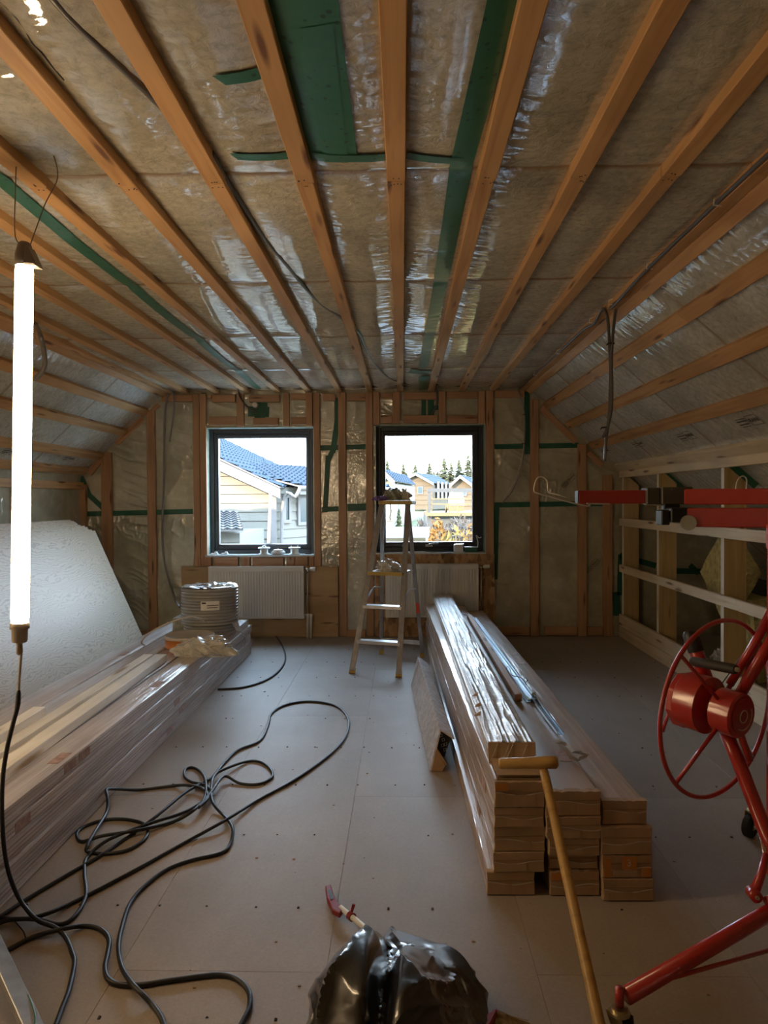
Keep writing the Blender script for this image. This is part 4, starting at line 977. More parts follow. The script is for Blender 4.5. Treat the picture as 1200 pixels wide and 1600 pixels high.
# ================================================================== BOARD PACKS
def pack(label, A, B, wd, h, z, mat='wrap', seed=0, group='wrapped packs of boards', top=None, stickers=0, cap=True, orange=False, side_stickers=0):
    """A near, B far centre line points (x, y); one wrapped pack of boards lying on z"""
    rnd = random.Random(seed); A = Vector((A[0], A[1], z)); B = Vector((B[0], B[1], z)); X = (B - A); L = X.length; X.normalize(); Yv = Vector((0, 0, 1)).cross(X)
    rot = Matrix((X, Yv, Vector((0, 0, 1)))).transposed()
    o = bpy.data.objects.new('board_pack', None); COL.objects.link(o); o.matrix_basis = Matrix.Translation(A) @ rot.to_4x4(); o.empty_display_size = .05
    tag(o, label, 'board pack', group)
    def child(mb, nm, mat, par=o):
        c = mb.build(nm, mat); c.parent = par; return c
    # body with sagging film: long box with slightly uneven rings
    mb = MB(); nseg = 28; prev = None
    for i in range(nseg + 1):
        t = i / nseg; x = .012 + t * (L - .024); j = lambda s=.0018: rnd.uniform(-s, s)
        hw = wd / 2; sec = [(-hw + j(), .004), (-hw + j(), h * .5), (-hw + .003 + j(), h - .004), (-hw + .012, h - .001 + j(.0008)), (hw - .012, h - .001 + j(.0008)), (hw - .003 + j(), h - .004), (hw + j(), h * .5), (hw + j(), .004), (hw - .008, .0005), (-hw + .008, .0005)]
        v = mb.verts([(x, a, c) for a, c in sec])
        if prev:
            for k in range(len(sec)): mb.face([prev[k], prev[(k + 1) % len(sec)], v[(k + 1) % len(sec)], v[k]])
        else: mb.face(v)
        prev = v
    mb.face(prev[::-1]); body = autosmooth(child(mb, 'wrapped_boards', mat), 50)
    # board joints along the sides: thin dark grooves = boards within
    nb = max(2, int(round(h / .017)))
    for s in (-1, 1):
        mb = MB()
        for k in range(1, nb):
            zz = h * k / nb
            mb.box((.03, s * (wd / 2 + .0006) - .0006, zz - .0007), (L - .03, s * (wd / 2 + .0006) + .0006, zz + .0007))
        child(mb, 'board_joint', 'card_dark' if mat == 'wrap' else 'card_dark')
    if cap:
        for end in (0, 1):
            mb = MB(); x0 = -.006 if end == 0 else L - .02; x1 = .02 if end == 0 else L + .006
            n = 10; top_ = [(-wd / 2 - .002 + (wd + .004) * k / n, h + .0015 - (rnd.random() * .004 if k % 2 else 0)) for k in range(n + 1)]
            bot = [(p[0], .0008 + (rnd.random() * .004 if k % 2 else 0)) for k, p in enumerate(top_)]
            side = [(wd / 2 + .002 - rnd.random() * .003, h * f) for f in (.75, .5, .25)]
            side2 = [(-wd / 2 - .002 + rnd.random() * .003, h * f) for f in (.25, .5, .75)]
            poly = [(x0, a, c) for a, c in top_ + side + bot[::-1] + side2]
            mb.prism(poly, (x1 - x0, 0, 0)); child(mb, 'end_cap', 'card')
        # folded flap on the near end with a wavy upper edge, taped
        fz = h * rnd.uniform(.42, .58); n = 12; ph = rnd.uniform(0, 6)
        tp = [(-.0095, -wd / 2 + .001 + (wd - .002) * k / n, fz + .006 * math.sin(ph + k * .45) + rnd.uniform(-.0006, .0006)) for k in range(n + 1)]
        mb = MB(); mb.prism(tp + [(-.0095, wd / 2 - .001, .003), (-.0095, -wd / 2 + .001, .003)], (.003, 0, 0)); flap = child(mb, 'flap', 'card')
        mb = MB(); mb.prism([(-.0102, p[1], p[2] - .0014) for p in tp] + [(-.0102, p[1], p[2] + .0012) for p in tp[::-1]], (.0012, 0, 0)); child(mb, 'flap_edge', 'board_white', flap)
        c = rnd.uniform(-.03, .03); w_ = rnd.uniform(.025, .045)
        mb = MB(); mb.box((-.0108, c - w_, .006), (-.0096, c + w_, fz - .004)); child(mb, 'parcel_tape', 'ptape', flap)
        mb = MB(); mb.box((-.0072, -wd / 2 + .003, h * .62), (-.0058, wd / 2 - .003, h * .66)); child(mb, 'fold', 'card_dark')
    if orange:
        for (a, c, z0, z1) in orange:
            mb = MB(); mb.box((-.0112, a, z0), (-.0098, c, z1)); pm_ = child(mb, 'printed_mark', 'orange')
            if (z1 - z0) > .04 and a < 0 < c:
                tt = text('3', 'mark_numeral', .034, Matrix(((0, 0, -1, -.0113), (-1, 0, 0, (a + c) / 2), (0, 1, 0, (z0 + z1) / 2), (0, 0, 0, 1))), 'board_white'); tt.parent = pm_
    for k in range(stickers):
        x = rnd.uniform(.2, L * .9); mb = MB(); mb.box((x, -wd / 2 + .02, h - .0005), (x + .12, -wd / 2 + .065, h + .0006)); s_ = child(mb, 'sticker', 'sticker')
        
    for k in range(side_stickers):
        x = .18 + rnd.uniform(0, L * .5); s = -1; mb = MB(); mb.box((x, wd / 2 - .0005, h * .3), (x + .10, wd / 2 + .0015, h * .85)); child(mb, 'sticker', 'sticker')
        mb = MB(); mb.box((x, -wd / 2 - .0015, h * .3), (x + .10, -wd / 2 + .0005, h * .85)); child(mb, 'sticker', 'sticker')
    return o
ordn = ['lowest', 'second from the bottom', 'third from the bottom', 'fourth from the bottom', 'fifth from the bottom', 'topmost']
# right stack: columns left, middle, right
def column(name, specs, colname, far, group, mat='wrap'):
    z = .001; n = len(specs)
    for i, sp in enumerate(specs):
        x0, x1, yn, h, fx, fy = sp[:6]; kw = sp[6] if len(sp) > 6 else {}
        wd = x1 - x0
        pos_ = ordn[i] if i < n - 1 else 'topmost'
        kw.setdefault('mat', mat)
        pack('board pack, %s in the %s column of the right stack' % (pos_, colname), ((x0 + x1) / 2, yn), ((fx + fx + wd) / 2, fy), wd, h, z, seed=i * 7 + len(colname), group=group, **kw)
        z += h + .0012
    return z
def X_(px, Y): return atY(px, 1300, Y).x
gR = 'wrapped board packs in the right stack'
N1 = 2.41
zl = column('l', [(X_(761, N1), X_(834, N1), N1, .077, .205, 6.50, dict(side_stickers=1)), (X_(771, N1), X_(849, N1), N1, .066, .213, 6.42, dict(side_stickers=1)), (X_(773, N1), X_(851, N1), N1 + .01, .082, .205, 6.52), (X_(773, N1), X_(849, N1), N1 + .005, .068, .213, 6.44, dict(side_stickers=1)), (X_(774, N1), X_(850, N1), N1 + .005, .086, .203, 6.55, dict(orange=[(.04, .082, .06, .084)]))], 'left', 6.5, gR)
zm = column('m', [(X_(859, N1), X_(935, N1), N1, .080, .392, 6.62, dict(orange=[(.035, .078, .055, .078)])), (X_(859, N1), X_(935, N1), N1 + .02, .058, .392, 6.60), (X_(857, N1), X_(934, N1), N1 - .01, .058, .392, 6.62), (X_(853, N1), X_(936, N1), N1 - .012, .072, .388, 6.60), (X_(853, N1), X_(937, N1), N1, .082, .388, 6.62, dict(mat='wrap_plain', stickers=2))], 'middle', 6.6, gR)
N2 = 2.39
zr_ = column('r', [(X_(941, N2), X_(1018, N2), N2 - .01, .072, .588, 6.50), (X_(941, N2), X_(1017, N2), N2, .074, .59, 6.46, dict(orange=[(.055, .078, .004, .068), (-.03, .018, .03, .072), (-.078, -.05, .004, .034)])), (X_(940, N2), X_(1018, N2), N2 + .005, .090, .588, 6.5), (X_(941, N2 + .03), X_(1009, N2 + .03), N2 + .03, .080, .592, 6.52, dict(stickers=3))], 'right', 6.5, gR, 'wrap')
# crinkled film pack on top of the left column
zt = zl + .004
a = atZ(765, 1188, zt); b = atZ(841, 1185, zt); fa = atZ(675, 927, zt + .07); fb_ = atZ(703, 925, zt + .07)
yN = 2.60; yF = 6.72; xa0, xa1 = X_(762, yN), X_(838, yN); xb0 = .272 ; xb1 = xb0 + (xa1 - xa0)
def h_p(u, v):
    e = np.minimum(v, (xa1 - xa0) - v)
    r = .008 * ridge(v * 62, u * 1.6 + vn(u * 3, v * 9, 2), 5) + .006 * ridge(v * 110, u * 7, 9) * vn(u * 2, v * 20, 5)
    return r * np.clip(e / .02, 0, 1) - .02 * np.clip(1 - e / .012, 0, 1) ** 2
fp = thing('board_pack', 'crinkled clear-film pack lying alone on top of the left column of the right stack', 'board pack', (0, 0, 0))
ux = Vector(((xb0 - xa0), yF - yN, 0)); Lp = ux.length; ux.normalize(); vx = Vector((ux.y, -ux.x, 0)); wp_ = xa1 - xa0
Fp = Film((xa0, yN, zt + .062), ux, vx, (0, 0, 1), h_p); Fp.grid('crinkled_film', 0, Lp, 0, wp_, .012, .003, 'wrap_top', fp)
mb = MB(); rot = Matrix((ux, vx, Vector((0, 0, 1)))).transposed().to_4x4(); rot.translation = Vector((xa0, yN, zt))
mb.box((.004, .002, 0), (Lp - .004, wp_ - .002, .060), rot); mb.bevel(.003); mb.build('boards', 'wrap', fp)
mb = MB()
v = [rot @ Vector(p) for p in ((-.012, .004, -.006), (-.008, wp_ - .002, .02), (.0, wp_ - .002, .066), (-.003, .002, .066))]; mb.prism(v, rot.to_3x3() @ Vector((.012, 0, 0))); mb.build('end_cap', 'card', fp)
mb = MB()
for k in range(4):
    y_ = .010 + k * .034 + .012 * math.sin(k * 2.3)
    mb.tube([rot @ Vector((-.014, y_, .002)), rot @ Vector((-.012, y_ + .012, .03)), rot @ Vector((-.004, y_ + .028, .064))], .0011, 5)
mb.build('film_folds', 'wrap_top', fp)
for (x, y) in ((742, 1087), (746, 1104), (746, 1118)):
    p = atZ(x, y, zt + .066); mb = MB(); mb.prism([p + Vector(q) for q in ((-.014, -.01, 0), (.012, -.012, .004), (.016, .012, .014), (-.004, .014, .004))], (0, 0, .002)); mb.build('torn_flap', 'card', fp)
# loose cardboard sheets between the top of the column and the grip
for k, (x0, x1, y_, dz) in enumerate(((780, 846, 1203, 0.002), (783, 850, 1208, -.010))):
    pass
cs = thing('cardboard_sheet', 'torn brown cardboard strips under the crinkled pack, behind the pole grip', 'cardboard', (xa0 + .02, 2.43, zl))
for k in range(3):
    mb = MB(); mb.box((xa0 + .012 + .004 * k, 2.425 + .012 * k, zl + .001 + k * .0045), (xa1 - .004, 2.585, zl + .004 + k * .0045)); mb.bevel(.0006)
    mb.build('strip', 'card_dark' if k != 1 else 'ptape', cs)
mb = MB(); mb.box((xa0 + .012, 2.428, zl + .0148), (xa1 - .004, 2.587, zl + .0168)); mb.build('strip', 'card', cs)
# ragged film scraps on the middle column
def crumple(name, label, cat, P, sx_, sy_, sz_, mat, seed, sub=4, amp=.45, parent=None, group=None):
    b_ = bmesh.new(); bmesh.ops.create_icosphere(b_, subdivisions=sub, radius=1.0)
    co = np.array([v.co[:] for v in b_.verts]); 
    n1 = ridge(co[:, 0] * 2.1 + co[:, 2] * 1.3 + 9, co[:, 1] * 2.1 - co[:, 2] + 5, seed); n2 = ridge(co[:, 0] * 4.2 - co[:, 1] * 2 + 7, co[:, 2] * 4.1 + co[:, 1] + 3, seed + 3); n3 = vn(co[:, 0] * 1.4 + 4, co[:, 1] * 1.4 + co[:, 2] + 8, seed + 5)
    r = 1 + amp * (n1 - .3) + amp * .5 * (n2 - .3) + amp * 1.2 * (n3 - .5)
    co = co * r[:, None]; co[:, 2] = np.maximum(co[:, 2], -.55) + .55
    for v, c in zip(b_.verts, co): v.co = (P[0] + c[0] * sx_, P[1] + c[1] * sy_, P[2] + c[2] * sz_)
    me = bpy.data.meshes.new(name); b_.to_mesh(me); b_.free(); me.materials.append(M[mat]); o = bpy.data.objects.new(name, me); COL.objects.link(o)
    autosmooth(o, 28)
    if parent is not None: attach(o, parent)
    else: tag(o, label, cat, group)
    return o
mb = MB(); rnd = random.Random(9)
base = [atZ(x, y, zm + .004) for x, y in ((873, 1163), (884, 1166), (893, 1176), (905, 1178), (917, 1183), (903, 1190), (890, 1186))]
for p, q in zip(base, base[1:]):
    n_ = Vector((rnd.uniform(-.01, .01), rnd.uniform(-.02, .02), .018)); s_ = Vector((rnd.uniform(-.015, .015), .022, 0))
    v = mb.verts([p, q, q + s_ + n_ * .4, p + s_]); mb.face(v); v = mb.verts([p, q, q + n_, p + n_ * .8 - s_ * .4]); mb.face(v)
o = mb.build('film_scrap', 'crumple'); tag(o, 'torn scrap of clear film lying on the middle column of the right stack', 'film scrap')

# timber batten and steel rails on the middle column
zt2 = zm + .002
def bar_between(name, label, cat, p, q, w_, h_, mat, z, parent=None, group=None):
    a = atZ(*p, z + h_); b = atZ(*q, z + h_); a.z = b.z = z + h_ / 2 + .0008
    o = beam(name, a, b, w_, h_, mat, parent)
    if label: tag(o, label, cat, group)
    return o
bar_between('timber_batten', 'short square timber batten beside the steel rails on the right stack', 'timber', (810, 1085), (733, 960), .036, .036, 'stud', zt2 + .0)
def rail(label, p, q, z, w_=.028, h_=.020):
    a = atZ(*p, z); b = atZ(*q, z); a.z = b.z = z; X = (b - a); L = X.length; X.normalize(); Yv = Vector((0, 0, 1)).cross(X)
    mb = MB(); t = .0012
    sec = [(-w_ / 2, 0), (w_ / 2, 0), (w_ / 2, h_), (w_ * .2, h_), (w_ * .2, h_ - t * 2), (w_ / 2 - t, h_ - t * 2), (w_ / 2 - t, t), (-w_ / 2 + t, t), (-w_ / 2 + t, h_ - t * 2), (-w_ * .2, h_ - t * 2), (-w_ * .2, h_), (-w_ / 2, h_)]
    mb.prism([a + Yv * y + Vector((0, 0, zz)) for y, zz in sec], X * L); o = mb.build('steel_rail', 'galv'); tag(o, label, 'rail', 'galvanised steel rails on the right stack'); return o
rail('galvanised steel rail reaching furthest towards the camera on the right stack', (876, 1148), (752, 985), zt2, .03, .012)
rail('shorter galvanised rail lying next to the timber batten, ending at the wire', (826, 1097), (738, 968), zt2 + .0, .022)
rail('shorter galvanised rail stacked in the middle of the rail bundle', (834, 1093), (742, 968), zt2 + .014, .022, .016)
o = cable('tie_wire', [atZ(x, y, zt2 + dz) for x, y, dz in ((790, 1050, .03), (793, 1041, .045), (797, 1046, .04), (800, 1055, .035), (812, 1058, .03), (820, 1063, .04), (822, 1070, .03), (818, 1056, .03), (824, 1062, .05), (822, 1066, .04))], .0022, 'black', None, 4, 6); tag(o, 'bent black tie wire around the steel rails on the right stack', 'wire')
mb = MB(); p = atZ(832, 1092, zt2); mb.box((p.x - .03, p.y - .03, zt2 + .001), (p.x + .028, p.y + .03, zt2 + .007)); mb.box((p.x - .004, p.y - .01, zt2 + .007), (p.x + .012, p.y + .012, zt2 + .034)); mb.bevel(.0015); o = mb.build('steel_bracket', 'brass'); tag(o, 'small steel bracket at the end of the short rails on the right stack', 'bracket')

# cardboard trim bundle leaning against the stack, left side
cbt = thing('trim_bundle', 'film-wrapped cardboard box of trim profiles leaning against the left side of the right stack', 'box', (.1, 4.2, 0))
A0 = [Vector((.128, 3.50, .004)), Vector((.178, 3.50, .212)), Vector((.252, 3.52, .160))]; Bd = Vector((-.075, 1.62, -.0))
mb = MB(); t_ = .008
mb.prism([A0[0], A0[1], A0[1] + Vector((t_, 0, -.004)), A0[0] + Vector((t_, 0, 0))], Bd); mb.build('side_panel', 'wrap_grey', cbt)
mb = MB(); mb.prism([A0[1], A0[2], A0[2] + Vector((-.003, 0, -t_)), A0[1] + Vector((.006, 0, -t_ * 1.4))], Bd); mb.build('top_panel', 'wrap_grey', cbt)
mb = MB(); n_ = Vector((0, .004, 0))
mb.prism([A0[0] + Vector((.008, -.002, 0)), A0[0] + Vector((.06, -.01, .0)), A0[0] + Vector((.075, -.012, .03)), A0[0] + Vector((.03, -.004, .10))], (0, .006, 0)); mb.prism([A0[0] + Vector((.03, -.006, .10)), A0[0] + Vector((.035, -.006, .11)), A0[0] + Vector((.085, -.012, .035)), A0[0] + Vector((.078, -.012, .03))], (0, .02, 0)); mb.build('end_flap', 'card_dark', cbt)
mb = MB(); mb.prism([Vector((.15, 3.56, .06)), Vector((.182, 3.56, .19)), Vector((.235, 3.56, .15)), Vector((.205, 3.56, .05))], Bd * .96); mb.build('profiles', 'black', cbt)
mb = MB()
for k in range(5):
    c = Vector((.186 + .012 * k, 3.545, .165 - .022 * k)) if k < 3 else Vector((.195 + .012 * (k - 3), 3.545, .115 - .022 * (k - 3)))
    mb.tube([c + Vector(q) for q in ((-.006, 0, -.008), (.006, 0, -.004), (.004, 0, .008), (-.008, 0, .005))], .0014, 5, closed=True)
mb.build('profile_ends', 'galv', cbt)
mb = MB()
for k in range(14):
    f = .05 + k * .068; q = A0[0] + Bd * f + Vector((-.001, 0, .02)); r = A0[1] + Bd * (f - .07) + Vector((-.001, 0, .002)) ; s2_ = A0[2] + Bd * (f + .02) + Vector((0, 0, .002))
    mb.tube([q, r, s2_], .0012, 4)
mb.build('film_folds', 'wrap_top', cbt)

# ---- left stack
gL = 'wrapped board packs in the left stack'
def lpack(label, x1, yn, yf, h, z, mat='wrap_grey', seed=0, wd=.165, stickers=0, side=0):
    return pack(label, (x1 - wd / 2, yn), (x1 - wd / 2 + .0, yf), wd, h, z, mat, seed, gL, stickers=stickers, side_stickers=side)
z = .001
for i, (h, dx) in enumerate(((.062, 0), (.060, .004), (.062, -.002), (.062, .002))):
    lpack('wrapped board pack, %s, on the aisle side of the left stack' % (ordn[i] if i < 3 else 'topmost'), -1.340 + dx, 1.95, 6.18 + (.03 if i % 2 else 0), h, z, seed=20 + i, side=1); z += h + .0012
zc_ = [0, 0, 0]
for c, x1 in enumerate((-1.355 - .115, -1.64, -1.81)):
    pass
z2 = .001
cols = ((-1.512, 5.98), (-1.684, 6.05), (-1.856, 6.0))
ztopL = .31
for c, (x1, yf) in enumerate(cols):
    nm = ('second', 'third', 'fourth')[c]
    hs = (.076, .076, .076, .076) ; zz = .001
    for i, h in enumerate(hs):
        lpack('wrapped board pack, %s of four in the %s row of the left stack' % (('lowest', 'second lowest', 'third lowest', 'topmost')[i], nm), x1, 1.95 + .02 * i, yf + .02 * (i % 2), h, zz, seed=40 + c * 5 + i, stickers=2 if i == 3 else 0, wd=.168); zz += h + .0012
    ztopL = zz
# a fifth pack bridging the outer row: the raised edge
lpack('wrapped board pack lying raised along the aisle edge of the left stack', -1.345, 1.97, 6.10, .062, z, seed=77, side=2, wd=.150, stickers=2)
zt3 = ztopL + .001
# planed timbers on it
def plank(label, far, near, w_=.07, h_=.045):
    a = atZ(*far, zt3 + h_); b = atZ(*near, zt3 + h_); a.z = b.z = zt3 + h_ / 2 + .0006
    d = (b - a).normalized(); o = beam('planed_timber', a, b, w_, h_, 'white_pine'); tag(o, label, 'timber', 'pale planed timbers on the left stack')
plank('pale planed timber lying nearest the aisle on the left stack', (252, 1022), (-40, 1225), .075, .045)
plank('pale planed timber in the middle of the three on the left stack', (232, 1022), (-60, 1208), .06)
plank('short pale timber end nearest the leaning plywood on the left stack', (62, 1104), (-60, 1178), .06)

# ---- leaning plywood
tl = Vector((-2.76, 6.30, 1.085)); bl_ = Vector((-2.285, 6.30, .005)); dv = (tl - bl_); Ls = dv.length; dn = dv.normalized(); nn = Vector((-dn.z, 0, dn.x)).normalized() * 1.0
if nn.x > 0: nn = -nn
for k in range(10):
    yo = 6.30 + (0 if k == 0 else random.uniform(-.04, .015)); off = nn * (.0172 * k) ; up_ = dn * (0 if k == 0 else random.uniform(-.03, .01)) + dn * (.012 if k == 1 else 0)
    off = off + Vector((0, 0, -off.z + nn.z * 0))  # keep the feet on the floor
    off = Vector((-abs(.0172 * k / max(.2, abs(dn.z))), 0, 0))
    mb = MB(); mb.prism([bl_ + off, bl_ + off + dv + dn * .012 * k, bl_ + off + dv + dn * .012 * k + nn * .0155, bl_ + off + nn * .0155] , (0, -2.44, 0)); 
    o = mb.build('plywood_sheet', 'ply')
    # local X along the sheet's length (grain), so rebuild the frame
    Xl = Vector((0, -1, 0)); Yl = dn; Zl = Xl.cross(Yl); rt = Matrix((Xl, Yl, Zl)).transposed().to_4x4(); rt.translation = bl_ + off + Vector((0, yo - 6.30, 0))
    o.data.transform((Matrix.Translation(Vector((0, yo - 6.30, 0))))); o.data.transform(rt.inverted()); o.matrix_basis = rt
    lab = 'front sheet of the plywood leaning on the left wall, wavy grain in full view' if k == 0 else 'plywood sheet leaning in the left bundle, only its top edge showing behind the front sheet'
    tag(o, lab, 'plywood', None if k == 0 else 'plywood sheets behind the front one')
# ---- coil, reel and bag on the left stack
cc = atZ(328, 966, ztopL); cY = 5.55; cc = Vector((atY(328, 960, cY).x, cY, ztopL + .002))
def coil_thing(name, label, C, rad, h, tr, turns, hole=.6):
    o = thing(name, label, 'coil', C)
    mb = MB(); n = 36
    for k in range(turns):
        z_ = C.z + tr + (h - 2 * tr) * k / (turns - 1)
        mb.tube([(C.x + (rad - tr) * math.cos(2 * math.pi * i / n), C.y + (rad - tr) * math.sin(2 * math.pi * i / n), z_) for i in range(n)], tr * 1.05, 8, closed=True)
    mb.build('pipe_turns', 'coil', o, True)
    mb = MB(); mb.lathe([(rad * hole, C.z + .004), (rad * hole, C.z + h - .004), (rad * .93, C.z + h - .002), (rad - tr * 1.2, C.z + h - tr), (rad - tr * 1.2, C.z + tr), (rad * hole, C.z + .004)], 36, Matrix.Translation((C.x, C.y, 0))); mb.build('core', 'coil', o, True)
    return o
coil2 = coil_thing('pipe_coil', 'lower grey pipe coil, mostly hidden beneath the tall wrapped coil on the left stack', cc + Vector((-.0, 0, 0)), .205, .075, .013, 3)
coil1 = coil_thing('pipe_coil', 'tall grey pipe coil in clear film with a white label, standing on the left stack', cc + Vector((0, 0, .078)), .222, .285, .0125, 12)
C1 = cc + Vector((0, 0, .078))
def h_top(u, v): return .010 * ridge(u * 14 + vn(u * 6, v * 6) * 2, v * 12, 4) - .05 * np.exp(-((u - .21) ** 2 + (v - .21) ** 2) / .012)
ft = Film((C1.x - .21, C1.y - .21, C1.z + .288), (1, 0, 0), (0, 1, 0), (0, 0, 1), h_top)
o = ft.grid('top_film', 0, .42, 0, .42, .008, .008, 'crumple', coil1, 0, None)
me = o.data; b_ = bmesh.new(); b_.from_mesh(me); bmesh.ops.delete(b_, geom=[v for v in b_.verts if (Vector((v.co.x - C1.x, v.co.y - C1.y)).length > .214)], context='VERTS'); b_.to_mesh(me); b_.free()
ang = R(-62)
mb = MB(); 
cv = []
for zz in (.125, .195):
    cv.append([Vector((C1.x + .2245 * math.cos(a_), C1.y + .2245 * math.sin(a_), C1.z + zz)) for a_ in np.linspace(R(-92), R(-56), 9)])
v0, v1 = mb.verts(cv[0]), mb.verts(cv[1])
for k in range(8): mb.face([v0[k], v0[k + 1], v1[k + 1], v1[k]])
lab_ = mb.build('label', 'white_plastic', coil1, True)
mb = MB()
for zz, a0_, a1_, hh in ((.175, -90, -82, .012), (.158, -80, -58, .006), (.142, -80, -60, .005)):
    A_ = [Vector((C1.x + .2252 * math.cos(a_), C1.y + .2252 * math.sin(a_), C1.z + zz)) for a_ in np.linspace(R(a0_), R(a1_), 7)]; B_ = [p + Vector((0, 0, hh)) for p in A_]
    v0, v1 = mb.verts(A_), mb.verts(B_)
    for k in range(6): mb.face([v0[k], v0[k + 1], v1[k + 1], v1[k]])
o = mb.build('label_print', 'ink', lab_)
mb = MB(); pr = [(C1.x + .19, C1.y - .1, ztopL + .1), (C1.x + .24, C1.y - .12, ztopL + .03), (C1.x + .25, C1.y - .02, ztopL + .01), (C1.x + .2, C1.y + .02, ztopL + .12)]; mb.prism(pr, (.002, .002, .002)); mb.build('loose_film', 'crumple', coil1)
mb = MB(); p = atY(283, 955, 5.75); mb.box((p.x - .01, 5.55, ztopL + .002), (p.x + .14, 5.75, ztopL + .11)); mb.bevel(.006); o = mb.build('wrapped_box', 'crumple_grey'); tag(o, 'small grey wrapped block behind the lower coil at its left', 'box')
rY = 5.02; rc = Vector((atY(296, 985, rY).x, rY, ztopL + .002)); rr_ = .172
reel = thing('cable_reel', 'flat orange drum of white cable beside the plastic bag on the left stack', 'reel', rc)
mb = MB(); mb.lathe([(rr_ * .97, rc.z), (rr_, rc.z + .004), (rr_, rc.z + .008), (rr_ * .97, rc.z + .010), (rr_ * .97, rc.z + .062), (rr_, rc.z + .064)], 40, Matrix.Translation((rc.x, rc.y, 0))); mb.build('orange_band', 'orange_reel', reel, True)
mb = MB(); mb.lathe([(rr_ * 1.01, rc.z + .064), (rr_ * 1.03, rc.z + .07), (rr_ * 1.03, rc.z + .078), (rr_ * .99, rc.z + .084), (rr_ * .94, rc.z + .080), (rr_ * .6, rc.z + .074), (rr_ * .3, rc.z + .073)], 40, Matrix.Translation((rc.x, rc.y, 0))); mb.build('lid', 'board_white', reel, True)
mb = MB(); mb.tube(spline([atY(x, y, Y) for x, y, Y in ((322, 972, 5.05), (310, 966, 4.95), (296, 964, 4.9), (278, 968, 4.86), (258, 976, 4.82), (240, 985, 4.8), (226, 996, 4.78), (221, 1004, 4.76))] + [atZ(226, 1008, ztopL + .006)], 6), .0055, 8); mb.build('cable_tail', 'white_cable', reel, True)
bp = Vector((atY(320, 1000, 4.72).x, 4.72, ztopL + .002))
crumple('plastic_bag', 'crumpled clear plastic bag lying in front of the orange drum on the left stack', 'bag', bp, .175, .085, .075, 'crumple', 12, 5, .32)
o = cable('thin_wire', [atY(x, y, 5.0) for x, y in ((361, 974), (372, 981), (379, 990), (383, 1000))] + [atX(382, 1010, -1.298)], .0022, 'black', None, 5, 6); tag(o, 'thin black wire drooping over the aisle edge of the left stack', 'wire')

# ================================================================== LADDER
lad = thing('step_ladder', 'aluminium step ladder with yellow top tray standing before the right window', 'ladder', (-.1, 5.8, 0))
FLf = atZ(550, 1052, .0); FRf = atZ(623, 1058, .0); RLf = atZ(596, 1022, 0); RRf = atZ(660, 1028, 0)
TLf = atY(597, 786, 5.86); TRf = atY(637.5, 786, 5.80)
def lbar(nm, a, b, w_, h_, mat='alu_dull', up=(0, 1, 0)): return beam(nm, a, b, w_, h_, mat, lad, up, .003)
lbar('front_rail', FLf + Vector((0, 0, .02)), TLf, .044, .026); lbar('front_rail', FRf + Vector((0, 0, .02)), TRf, .044, .026)
tRL = TLf + Vector((.0, .10, -.02)); tRR = TRf + Vector((.0, .10, -.02))
lbar('rear_rail', RLf + Vector((0, 0, .02)), tRL, .034, .020); lbar('rear_rail', RRf + Vector((0, 0, .02)), tRR, .034, .020)
for p, a in ((FLf, TLf), (FRf, TRf), (RLf, tRL), (RRf, tRR)):
    d = (a - p).normalized(); lbar('foot_cap', p + Vector((0, 0, .001)) + d * 0, p + d * .045, .050 if p in (FLf, FRf) else .040, .032, 'yellow')
def step(t, dep=.085, nm='step', mat='alu'):
    a = FLf.lerp(TLf, t); b = FRf.lerp(TRf, t); d = (b - a); n_ = Vector((-d.y, d.x, 0)).normalized()
    mb = MB(); mb.prism([a + n_ * -.03 + Vector((0, 0, -.02)), b + n_ * -.03 + Vector((0, 0, -.02)), b + n_ * -.03 + Vector((0, 0, .005)), a + n_ * -.03 + Vector((0, 0, .005))], n_ * dep); mb.bevel(.002); mb.build(nm, mat, lad)
step(.185); step(.385)
a = FLf.lerp(TLf, .575); b = FRf.lerp(TRf, .575); d = (b - a); n_ = Vector((-d.y, d.x, 0)).normalized()
mb = MB(); mb.prism([a - n_ * .05, b - n_ * .05, b + n_ * .20, a + n_ * .20], (0, 0, .012)); mb.bevel(.002); mb.build('platform', 'board_white', lad)
mb = MB(); mb.prism([a - n_ * .052 + Vector((0, 0, -.012)), b - n_ * .052 + Vector((0, 0, -.012)), b - n_ * .052 + Vector((0, 0, .015)), a - n_ * .052 + Vector((0, 0, .015))], n_ * .006); mb.build('platform_edge', 'yellow', lad)
a = TLf + Vector((-.03, -.045, -.012)); b = TRf + Vector((.03, -.045, -.012)); d = (b - a); n_ = Vector((-d.y, d.x, 0)).normalized()
mb = MB(); mb.prism([a, b, b + n_ * .18, a + n_ * .18], (0, 0, .032)); mb.bevel(.005); mb.build('top_tray', 'yellow', lad)
zz = lambda p, q, z_: p.lerp(q, (z_ - p.z) / (q.z - p.z))
a = zz(RLf, tRL, .13); b = zz(RRf, tRR, .13); lbar('rear_brace', a, b, .035, .02, 'alu')
a = zz(RLf, tRL, .40); b = zz(RRf, tRR, .40)
for fa_, ra_, ta, tb in ((FLf, RLf, TLf, tRL), (FRf, RRf, TRf, tRR)):
    p = fa_.lerp(ta, .40); q = ra_.lerp(tb, .46); m_ = p.lerp(q, .5) + Vector((0, 0, .06))
    lbar('spreader', p, m_, .014, .004, 'alu'); lbar('spreader', m_, q, .014, .004, 'alu')
mb = MB(); p = RRf.lerp(tRR, .30); d = (tRR - RRf).normalized(); mb.prism([p + Vector((-.013, -.022, 0)), p + Vector((.013, -.022, 0)), p + Vector((.013, -.022, .0)) + d * .09, p + Vector((-.013, -.022, 0)) + d * .09], (0, .002, 0)); mb.build('warning_label', 'red_tag', lad)
tz = TLf.z + .021
